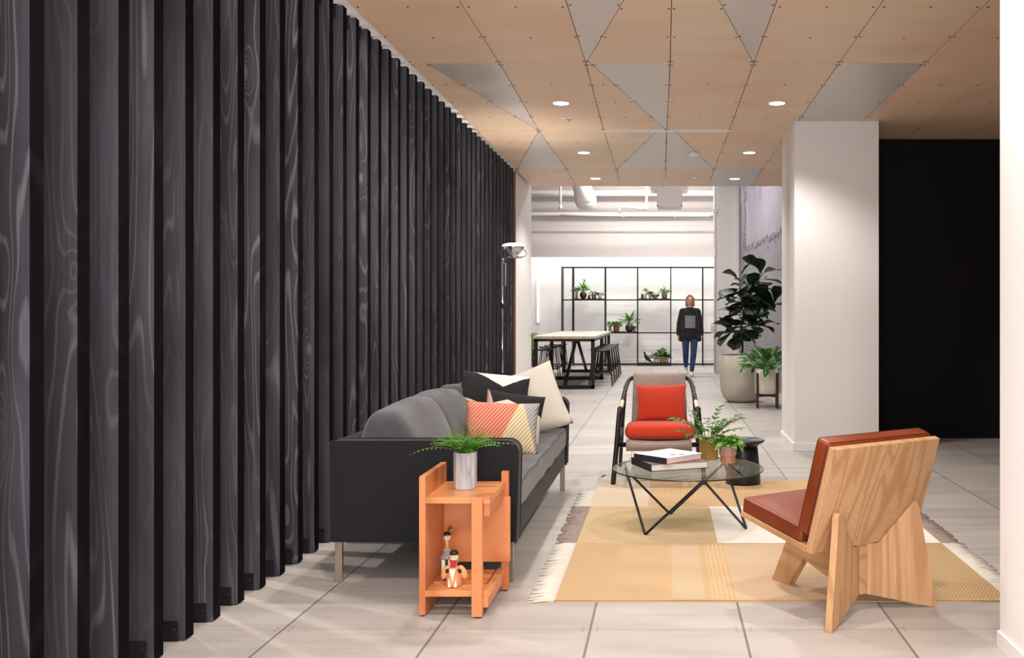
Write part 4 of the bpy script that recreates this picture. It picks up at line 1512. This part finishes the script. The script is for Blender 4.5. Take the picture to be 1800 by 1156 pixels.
def stool_proto():
    t = thing('bar_stool', 'stool', 'stool', group='black bar stools around the long table')
    mb = MB()
    vs = []
    mb.rbox((0, 0, .612), (.175, .125, .014), .013, seg=6, fn=lambda q: Vector((q.x, q.y, q.z + .12 * (abs(q.x) / .175) ** 2.2 * .16)))
    mb.build('seat', M['black_satin'], t)
    for sx_ in (-1, 1):
        for sy_ in (-1, 1):
            mb = MB(); mb.tube([(sx_ * .135, sy_ * .09, .615), (sx_ * .205, sy_ * .17, .004)], .0085, 6); mb.build('leg', M['black_steel'], t)
            mb = MB(); mb.tube([(sx_ * .095, sy_ * .09, .615), (sx_ * .135, sy_ * .13, .30), (sx_ * .17, sy_ * .135, .22)], .006, 6); mb.build('strut', M['black_steel'], t)
    mb = MB(); f = .22
    k = .205 * (1 - f) + .135 * f; ky = .17 * (1 - f) + .09 * f
    kx = .135 + (.205 - .135) * (.615 - .22) / .615; ky = .09 + .08 * (.615 - .22) / .615
    mb.tube([(-kx, -ky, .22), (kx, -ky, .22), (kx, ky, .22), (-kx, ky, .22)], .0065, 6, closed=True); mb.build('footrest', M['black_steel'], t)
    return t
sp = stool_proto()
first = True
for side, xs, ys in (('right', -1.10, (16.55, 17.35, 18.1, 18.85, 19.6)), ('left', -2.17, (16.95, 17.95, 18.7, 19.5))):
    for i, y in enumerate(ys):
        o = sp if first else copy_tree(sp)
        first = False
        place(o, (xs, y, 0), 0, 'black wire-legged bar stool on the %s side of the bar table, %s from the camera' % (side, ORD[i + 1]))
        o['group'] = 'black bar stools around the long table'
# green chair, mostly hidden behind the white wall
M['green'] = fabric('green_wool', '#5c8a35', .2, 200)
gc = thing('green_chair', 'green upholstered chair with wooden legs, only its edge showing beyond the white wall', 'chair', (-2.80, 18.2, 0))
mb = MB(); mb.rbox((0, 0, .68), (.05, .3, .21), .04, seg=4, M=Matrix.Translation((.30, 0, 0))); mb.build('back', M['green'], gc)
mb = MB(); mb.rbox((0, 0, .43), (.33, .3, .06), .04, seg=4); mb.build('seat', M['green'], gc)
for x in (-.28, .28):
    for y in (-.25, .25):
        mb = MB(); mb.tube([(x * .9, y * .9, .38), (x * 1.1, y * 1.1, 0)], [.022, .014], 8); mb.build('leg', M['tan_pot'], gc)

# ------------------------------------------------------------------ plant shelving
SX = [-2.47, -2.21, -1.43, -.65, .152, .925, 1.30]
SZ = [.03, .79, 1.585, 2.37]
sh = thing('shelving_unit', 'open black steel rod shelving grid against the bright back wall', 'shelf', (-.6, 23.15, 0))
for x in SX:
    mb = MB()
    for y in (-.15, .15):
        mb.bb(x + .6 - .013, x + .6 + .013, y - .013, y + .013, 0, 2.385)
    for z in SZ:
        mb.bb(x + .6 - .010, x + .6 + .010, -.137, .137, z - .010, z + .010)
    mb.build('upright', M['black_steel'], sh)
for z in SZ:
    mb = MB()
    for y in (-.15, .15):
        mb.bb(SX[0] + .6 if z > 1.5 else SX[1] + .6, SX[-1] + .6, y - .012, y + .012, z - .012, z + .012)
    mb.build('rail', M['black_steel'], sh)
BOARDS = [(SX[1], SX[2], SZ[2]), (SX[3], SX[4], SZ[2]), (SX[2], SX[3], SZ[1]), (SX[3], SX[4], SZ[0])]
for x0, x1, z in BOARDS:
    mb = MB(); mb.bb(x0 + .6, x1 + .6, -.16, .16, z + .012, z + .032); mb.build('shelf_board', M['black_steel'], sh)
def shelf_plant(label, px, z, prof, potm, leafm, fn, soil, n=20, name='potted_plant'):
    X_ = (px - 1168) / 1680 * 23.1
    return potted(name, label, (X_, 23.1, z + .032), prof, potm, fn, leafm, soil, n=n)
LM = lambda k: [M[k], M['plant_b']]
def up(n, L, Wd, z, seed, **k):
    return lambda mb: bush(mb, (0, 0, z), n, L, Wd, k.pop('spread', 1.0) if 'spread' in k else 1.0, k.get('el', .3), k.get('shape', 'ovate'), k.get('droop', .9), seed, .25, 0, 0, k.get('h', .05), .3)
z2 = SZ[2]
shelf_plant('small bushy plant in slim terracotta tube pot, far left on the upper shelf', 1013.5, z2, open_pot([(.036, 0), (.038, .15)], .005, .02), M['tan_pot'], LM('plant_a'), up(26, .12, .05, .14, 1, h=.09, el=.45), (.032, .14))
def tall(mb):
    bush(mb, (0, 0, .15), 26, .17, .055, 1.2, .35, 'ovate', .8, 2, .25, 0, 0, .12)
    mb.tube([(0, 0, .14), (.01, 0, .3), (.03, 0, .47)], .005, 6, 1)
    for i in range(14):
        a = i * 2.4
        mb.leaf((.005 + .0017 * i, 0, .20 + .02 * i), (math.cos(a), math.sin(a), .9), .09, .05, .5)
shelf_plant('tall pale green plant in round dark bronze bowl on the upper left shelf', 1025.2, z2, open_pot([(.035, 0), (.075, .03), (.088, .08), (.078, .13), (.06, .155)], .006, .02), M['dark_bowl'], LM('plant_a'), tall, (.05, .142))
shelf_plant('tiny spiky plant in small dark pot, middle of the upper left shelf', 1035.5, z2, open_pot([(.025, 0), (.034, .02), (.032, .05)], .004, .01), M['dark_bowl'], LM('plant_d'), up(14, .06, .02, .045, 3, el=.6, h=.01), (.026, .045))
shelf_plant('trailing plant in square grey stoneware pot on the upper left shelf', 1044, z2, open_pot([(.055, 0), (.058, .105)], .006, .02), M['grey_pot'], LM('plant_a'), up(24, .09, .045, .095, 4, h=.07, el=.15), (.05, .095), n=4)
shelf_plant('dark leaved plant in small white pot, right end of the upper left shelf', 1054.5, z2, open_pot([(.036, 0), (.046, .08)], .005, .02), M['white_ceramic'], LM('plant_b'), up(20, .11, .055, .075, 5, h=.06, el=.2, droop=1.4), (.04, .072))
# upper right shelf
mb = MB(); mb.lathe([(.03, 0), (.032, .003), (.032, .11), (.028, .112), (.028, .01), (0, .01)], 16)
tag(mb.build('cup', M['blue_cup'], loc=((1129 - 1168) / 1680 * 23.1, 23.08, z2 + .032)), 'navy blue cylinder cup, far left on the upper right shelf', 'cup')
t = thing('vase', 'tall pale green vase with grassy sprigs on the upper right shelf', 'vase', ((1134.5 - 1168) / 1680 * 23.1, 23.1, z2 + .032))
mb = MB(); mb.lathe([(.03, 0), (.033, .003), (.033, .17), (.029, .172), (.029, .01), (0, .01)], 16); mb.build('vessel', M['pale_green_glass'], t)
mb = MB(); bush(mb, (0, 0, .15), 22, .10, .022, .8, .7, 'ovate', .6, 31, .2, 0, 0, .04); mb.build('sprigs', LM('lime'), t)
shelf_plant('small dark green plant in beige footed pot on the upper right shelf', 1142.8, z2, open_pot([(.028, 0), (.03, .02), (.04, .05), (.04, .09)], .005, .02), M['beige_pot'], LM('plant_d'), up(26, .09, .05, .08, 6, h=.06, el=.35), (.034, .08))
shelf_plant('low tan clay pot with drooping dark leaves on the upper right shelf', 1152, z2, open_pot([(.045, 0), (.052, .02), (.05, .075)], .006, .02), M['tan_pot'], LM('plant_d'), up(16, .10, .06, .07, 7, h=.03, el=.0, droop=1.5), (.043, .066))
def flower(mb):
    bush(mb, (0, 0, .13), 26, .15, .05, 1.0, .15, 'ovate', .9, 8, .25, 0, 0, .07)
    for i in range(9):
        a = i * 2.4
        q = Vector((math.cos(a) * .04, math.sin(a) * .04, .30 + .02 * (i % 3)))
        mb.tube([(0, 0, .13), q], .0025, 4, 1)
        mb.leaf(q, (math.cos(a), math.sin(a), 1.2), .06, .04, .4, .3, 0, 'ovate', 4, 2)
shelf_plant('white flowered plant in banded mauve pot, right end of the upper right shelf', 1168, z2, open_pot([(.06, 0), (.064, .005), (.064, .06), (.070, .065), (.070, .135)], .006, .02), M['mauve_pot'], [M['plant_a'], M['plant_b'], M['petal']], flower, (.062, .125))
# middle shelf
z1 = SZ[1]
shelf_plant('light green plant in beige tube pot, left end of the middle shelf', 1072.5, z1, open_pot([(.035, 0), (.038, .12)], .005, .02), M['beige_pot'], LM('lime'), up(30, .14, .05, .11, 9, h=.1, el=.3), (.032, .11))
shelf_plant('bushy green plant in squat terracotta pot on the middle shelf', 1083.5, z1, open_pot([(.062, 0), (.07, .01), (.074, .11), (.078, .112), (.078, .13)], .008, .02), M['terracotta'], LM('plant_a'), up(34, .14, .06, .12, 10, h=.08, el=.2), (.066, .118))
def big(mb):
    bush(mb, (0, 0, .16), 24, .17, .075, 1.1, .15, 'ovate', 1.0, 12, .25, 0, 0, .2)
    mb.leaf((0, 0, .2), (.25, -.1, 1), .36, .14, .3, .2, 0, 'ovate', 7)
    mb.leaf((0, 0, .2), (-.2, -.2, 1), .30, .12, .4, .2, 0, 'ovate', 7)
    for s, h in ((-1, .26), (1, .30)):
        mb.tube([(0, 0, .16), (s * .12, 0, .27), (s * .24, 0, h)], .003, 5, 1)
        for i in range(6):
            mb.leaf((s * (.1 + .028 * i), 0, .26 + .006 * i), (s * .5, math.sin(i * 2.4), .4), .09, .045, .6)
shelf_plant('large spreading plant in round dark bowl on the middle shelf', 1106.5, z1, open_pot([(.05, 0), (.09, .03), (.105, .08), (.098, .13), (.085, .165)], .008, .02), M['dark_bowl'], LM('plant_a'), big, (.075, .15))
shelf_plant('tiny plant in small brown pot, right end of the middle shelf', 1115, z1, open_pot([(.026, 0), (.032, .05)], .004, .01), M['beige_pot'], LM('plant_d'), up(20, .08, .035, .045, 13, h=.06, el=.4), (.027, .044))
# bottom shelf
z0 = SZ[0]
t = thing('bird_figure', 'black wooden bird ornament at the left of the bottom shelf', 'bird ornament', ((1136 - 1168) / 1680 * 23.1, 23.08, z0 + .032))
mb = MB()
bp = [(-.080, .268, .002), (-.060, .262, .012), (-.044, .252, .021), (-.034, .228, .022), (-.022, .19, .032), (-.002, .15, .046), (.028, .112, .047), (.07, .072, .034), (.115, .036, .020), (.165, .006, .009)]
mb.tube(smooth_path([(a, 0, b) for a, b, c in bp], 4), [v.x for v in smooth_path([(c, 0, 0) for a, b, c in bp], 4)], 14, flat=.75)
mb.build('body', M['black_satin'], t)
for s in (-1, 1):
    mb = MB(); mb.tube([(.0, s * .02, .11), (-.01, s * .025, .004), (-.04, s * .03, .004)], .004, 6); mb.build('leg', M['black_satin'], t)
shelf_plant('spreading plant in white pot beside the bird on the bottom shelf', 1153.5, z0, open_pot([(.06, 0), (.07, .1)], .006, .02), M['white_ceramic'], LM('plant_b'), up(34, .14, .06, .09, 14, h=.12, el=.2), (.06, .09))
shelf_plant('tall leafy plant in tan clay pot on the bottom shelf', 1163.5, z0, open_pot([(.055, 0), (.062, .15)], .006, .02), M['tan_pot'], LM('plant_a'), up(34, .14, .06, .14, 15, h=.14, el=.45), (.054, .14))
shelf_plant('dark plant in ochre pot, right end of the bottom shelf', 1171.5, z0, open_pot([(.045, 0), (.055, .09)], .006, .02), M['yellow_pot'], LM('plant_d'), up(30, .13, .055, .08, 16, h=.1, el=.45), (.047, .08))

# ------------------------------------------------------------------ the woman walking
pw = thing('person', 'woman with blond bob in black sweatshirt and blue jeans, walking towards the camera', 'person', (.515, 19.3, 0))
def remeshed(mb, name, m, parent, vox, smooth_it=4, fac=.5):
    o = mb.build(name, m, parent)
    r = o.modifiers.new('union', 'REMESH'); r.mode = 'VOXEL'; r.voxel_size = vox; r.use_smooth_shade = True
    s = o.modifiers.new('relax', 'SMOOTH'); s.factor = fac; s.iterations = smooth_it
    return o
mb = MB()
# joints (front is -Y)
hipL, kneeL, ankL = Vector((.088, 0, .84)), Vector((.070, -.075, .455)), Vector((.030, -.12, .085))
hipR, kneeR, ankR = Vector((-.088, 0, .84)), Vector((-.085, .03, .455)), Vector((-.075, .32, .17))
for h, k, a in ((hipL, kneeL, ankL), (hipR, kneeR, ankR)):
    mb.capsule(h, .07, k, .05); mb.capsule(k, .05, k.lerp(a, .35), .05); mb.capsule(k.lerp(a, .35), .05, a, .034)
toL, toR = Vector((.028, -.27, .03)), Vector((-.075, .20, .035))
mb.capsule(ankL + Vector((0, .03, -.045)), .036, toL, .030); mb.capsule(ankL, .034, ankL + Vector((0, .02, -.04)), .036)
mb.capsule(ankR + Vector((0, .035, -.03)), .036, toR, .028); mb.capsule(ankR, .034, ankR + Vector((0, .03, -.03)), .036)
mb.ell((0, .01, .88), (.14, .095, .11)); mb.ell((0, 0, 1.04), (.125, .09, .16)); mb.ell((0, .0, 1.20), (.145, .09, .15))
mb.capsule((-.12, .005, 1.30), .040, (.12, .005, 1.30), .040)
mb.capsule((0, .01, 1.33), .052, (0, -.005, 1.43), .046)
mb.ell((0, -.005, 1.525), (.070, .088, .098)); mb.ell((0, -.028, 1.462), (.048, .052, .045)); mb.ell((0, -.045, 1.445), (.024, .028, .022))
mb.capsule((0, -.088, 1.525), .009, (0, -.103, 1.497), .013); mb.ell((0, -.092, 1.545), (.05, .012, .012))
for s in (-1, 1):
    mb.ell((s * .070, .005, 1.51), (.012, .022, .032))
    sh_, el_, wr = Vector((s * .150, .005, 1.295)), Vector((s * .215, .035, 1.06)), Vector((s * .235, -.02, .83))
    mb.capsule(sh_, .042, el_, .034); mb.capsule(el_, .036, wr, .025)
    hd = Vector((s * .01, -.04, -1)).normalized()
    pc = wr + hd * .055
    mb.capsule(wr, .024, pc + Vector((0, .018, 0)), .020); mb.capsule(wr, .022, pc + Vector((0, -.018, 0)), .018)
    for k, (off, L) in enumerate(((-.030, .066), (-.010, .076), (.010, .072), (.029, .056))):
        b = pc + Vector((0, off, -.008))
        m_ = b + hd * L * .55 + Vector((-s * .004, 0, 0)); e_ = b + hd * L + Vector((-s * .016, 0, .004))
        mb.capsule(b, .0085, m_, .008, 8, 3); mb.capsule(m_, .008, e_, .0068, 8, 3)
    tb_ = wr + hd * .018 + Vector((0, -.026, 0))
    mb.capsule(tb_, .010, tb_ + hd * .032 + Vector((-s * .008, -.020, 0)), .009, 8, 3)
    mb.capsule(tb_ + hd * .032 + Vector((-s * .008, -.020, 0)), .009, tb_ + hd * .060 + Vector((-s * .012, -.024, 0)), .0075, 8, 3)
body = remeshed(mb, 'body', M['skin'], pw, .006, 3)
mb = MB()
for s in (-1, 1):
    mb.ell((s * .028, -.089, 1.527), (.010, .006, .005), 10, 6)
mb.build('eyes', M['eye'], pw)
mb = MB(); mb.ell((0, -.083, 1.468), (.022, .008, .006), 10, 6); mb.build('lips', M['lip'], pw)
mb = MB()
for s in (-1, 1):
    mb.tube([(s * .014, -.096, 1.546), (s * .03, -.093, 1.552), (s * .047, -.08, 1.545)], .0035, 6)
mb.build('eyebrows', M['hair'], pw)
# hair: bob, parted to one side
mb = MB()
mb.ell((0, .022, 1.548), (.083, .088, .092)); mb.ell((0, .03, 1.48), (.083, .068, .095))
for s in (-1, 1):
    mb.capsule((s * .066, -.012, 1.56), .024, (s * .078, -.01, 1.43), .022); mb.capsule((s * .07, .03, 1.5), .028, (s * .07, .03, 1.415), .024)
    mb.capsule((-.02, -.045, 1.618), .022, (s * .066, -.04, 1.565), .020)
remeshed(mb, 'hair', M['hair'], pw, .008, 4)
# sweatshirt
mb = MB()
mb.ell((0, .005, 1.18), (.19, .13, .22)); mb.ell((0, .005, .95), (.195, .14, .20)); mb.ell((0, .005, 1.06), (.19, .135, .22))
mb.capsule((-.175, .003, .76), .075, (.175, .003, .76), .075); mb.ell((0, .005, .80), (.205, .14, .11))
mb.capsule((-.135, .003, 1.315), .055, (.135, .003, 1.315), .055); mb.capsule((0, .008, 1.32), .075, (0, .008, 1.345), .058)
for s in (-1, 1):
    mb.capsule((s * .155, .005, 1.30), .064, (s * .215, .035, 1.06), .055); mb.capsule((s * .215, .035, 1.06), .057, (s * .232, -.01, .875), .050); mb.capsule((s * .232, -.01, .875), .050, (s * .234, -.018, .838), .040)
sw = remeshed(mb, 'sweatshirt', M['shirt'], pw, .010, 3)
def print_mat():
    m = NT('grey_print'); x, y, z = m.sep()
    f = m.noise(60, 3, .6, m.map((1, 1, 4)))
    col = m.mix(m.step(f, .4, .65), rgb('#6d6c6e'), rgb('#8d8c8e'))
    return m.set(Base_Color=col, Roughness=.85)
mb = MB(); vs, fs = [], []
n = 10
def chest_y(x, z):
    best = 0
    for (cz, rx, ry, rz_) in ((1.18, .19, .13, .22), (.95, .195, .14, .20), (1.06, .19, .135, .22)):
        q = 1 - (x / rx) ** 2 - ((z - cz) / rz_) ** 2
        if q > 0: best = min(best, .005 - ry * math.sqrt(q))
    return best - .003
for i in range(n + 1):
    for j in range(n + 1):
        x = -.105 + .21 * i / n; z = .965 + .25 * j / n
        vs.append((x, chest_y(x, z), z))
for i in range(n):
    for j in range(n):
        a = i * (n + 1) + j
        fs.append((a, a + n + 1, a + n + 2, a + 1))
mb.add(vs, fs, 0, True); mb.build('printed_patch', print_mat(), sw)
# jeans
mb = MB()
for h, k, a in ((hipL, kneeL, ankL), (hipR, kneeR, ankR)):
    mb.capsule(h, .088, k, .062); mb.capsule(k, .064, k.lerp(a, .35), .060); mb.capsule(k.lerp(a, .35), .060, k.lerp(a, .90), .046)
mb.ell((0, .01, .86), (.155, .105, .10))
remeshed(mb, 'jeans', M['jeans'], pw, .010, 3)
for an, to in ((ankL, toL), (ankR, toR)):
    mb = MB()
    heel = an + (Vector((0, .035, -.048)) if an is ankL else Vector((0, .04, -.03)))
    mb.capsule(heel, .042, to, .037); mb.capsule(an + Vector((0, 0, -.03)), .043, heel, .042); mb.capsule(heel.lerp(to, .35) + Vector((0, 0, .02)), .038, to, .034)
    remeshed(mb, 'shoe', M['white_shoe'], pw, .008, 3)

# ------------------------------------------------------------------ lights
def lamp(kind, name, loc, energy, color=(1, 1, 1), rot=(0, 0, 0), **kw):
    l = bpy.data.lights.new(name, kind)
    l.energy = energy; l.color = color
    for k, v in kw.items(): setattr(l, k, v)
    o = bpy.data.objects.new(name, l)
    COL.objects.link(o)
    o.location = loc; o.rotation_euler = rot
    return o
WARM = (1, .955, .91)
for x, y, l in DL:
    lamp('SPOT', 'downlight_beam', (x, y, CZ - .03), 122, WARM, spot_size=R(125), spot_blend=.6, shadow_soft_size=.06)
for x, y in ((-.86, 5.53), (.93, 5.53), (-.86, 3.08), (.75, 3.08), (-.86, .6), (.75, .6)):
    lamp('SPOT', 'downlight_beam', (x, y, CZ - .03), 122, WARM, spot_size=R(125), spot_blend=.6, shadow_soft_size=.06)
# added fill lamps behind the camera
lamp('AREA', 'cool_fill', (-.6, -3.2, 1.9), 160, (.86, .90, 1.0), (R(90), 0, 0), shape='RECTANGLE', size=3.6, size_y=2.2)  # cool fill added for the near slat faces, no known window
lamp('AREA', 'ceiling_fill', (-.2, -1.6, 1.2), 200, WARM, (R(148), 0, 0), shape='RECTANGLE', size=2.0, size_y=1.0)  # unseen upward lamp added to brighten the plywood ceiling
# room behind the slats
lamp('SPOT', 'back_room_light', (-3.3, 5.3, 2.95), 170, WARM, (0, R(-32), 0), spot_size=R(130), spot_blend=.5, shadow_soft_size=.05)
lamp('SPOT', 'back_room_light', (-3.3, 8.4, 2.95), 120, WARM, (0, R(-32), 0), spot_size=R(130), spot_blend=.5, shadow_soft_size=.04)
# cove above the shelving and hall lights
lamp('AREA', 'cove_light', (-1.6, 23.25, 2.95), 95, (1, .98, .96), (0, 0, 0), shape='RECTANGLE', size=6.0, size_y=.3)
for x, y in ((-1.2, 20.8), (.2, 16.2), (-1.6, 16.4), (.4, 20.6)):
    lamp('AREA', 'hall_light', (x, y, HI - .15), 100, (1, .97, .94), (0, 0, 0), shape='DISK', size=.7)
lamp('AREA', 'ceiling_strip_fill', (-3.7, 7.0, 1.0), 90, WARM, (PI, 0, 0), shape='RECTANGLE', size=1.0, size_y=8.0)  # unseen uplight added to whiten the ceiling strip above the slats
lamp('SPOT', 'lamp_beam', (-1.455, 9.2, 1.96), 25, (1, .9, .8), (PI, 0, 0), spot_size=R(110), spot_blend=.6, shadow_soft_size=.08)

w = bpy.data.worlds.new('soft_surround'); S.world = w
w.use_nodes = True
w.node_tree.nodes['Background'].inputs[0].default_value = (.80, .84, .92, 1)
w.node_tree.nodes['Background'].inputs[1].default_value = .35

# ------------------------------------------------------------------ camera
cd = bpy.data.cameras.new('camera')
cd.sensor_fit = 'HORIZONTAL'; cd.sensor_width = 36
cd.lens = 36 * 1680 / 1800
cd.shift_x = -(1168 - 900) / 1800
cd.shift_y = -(578 - 551) / 1800
cd.clip_start = .05; cd.clip_end = 200
cam = bpy.data.objects.new('camera', cd); COL.objects.link(cam)
cam.location = (0, 0, 1.254)
cam.rotation_euler = (R(90), 0, 0)
S.camera = cam
S.view_settings.view_transform = 'Standard'
S.view_settings.look = 'None'
S.view_settings.exposure = -.1
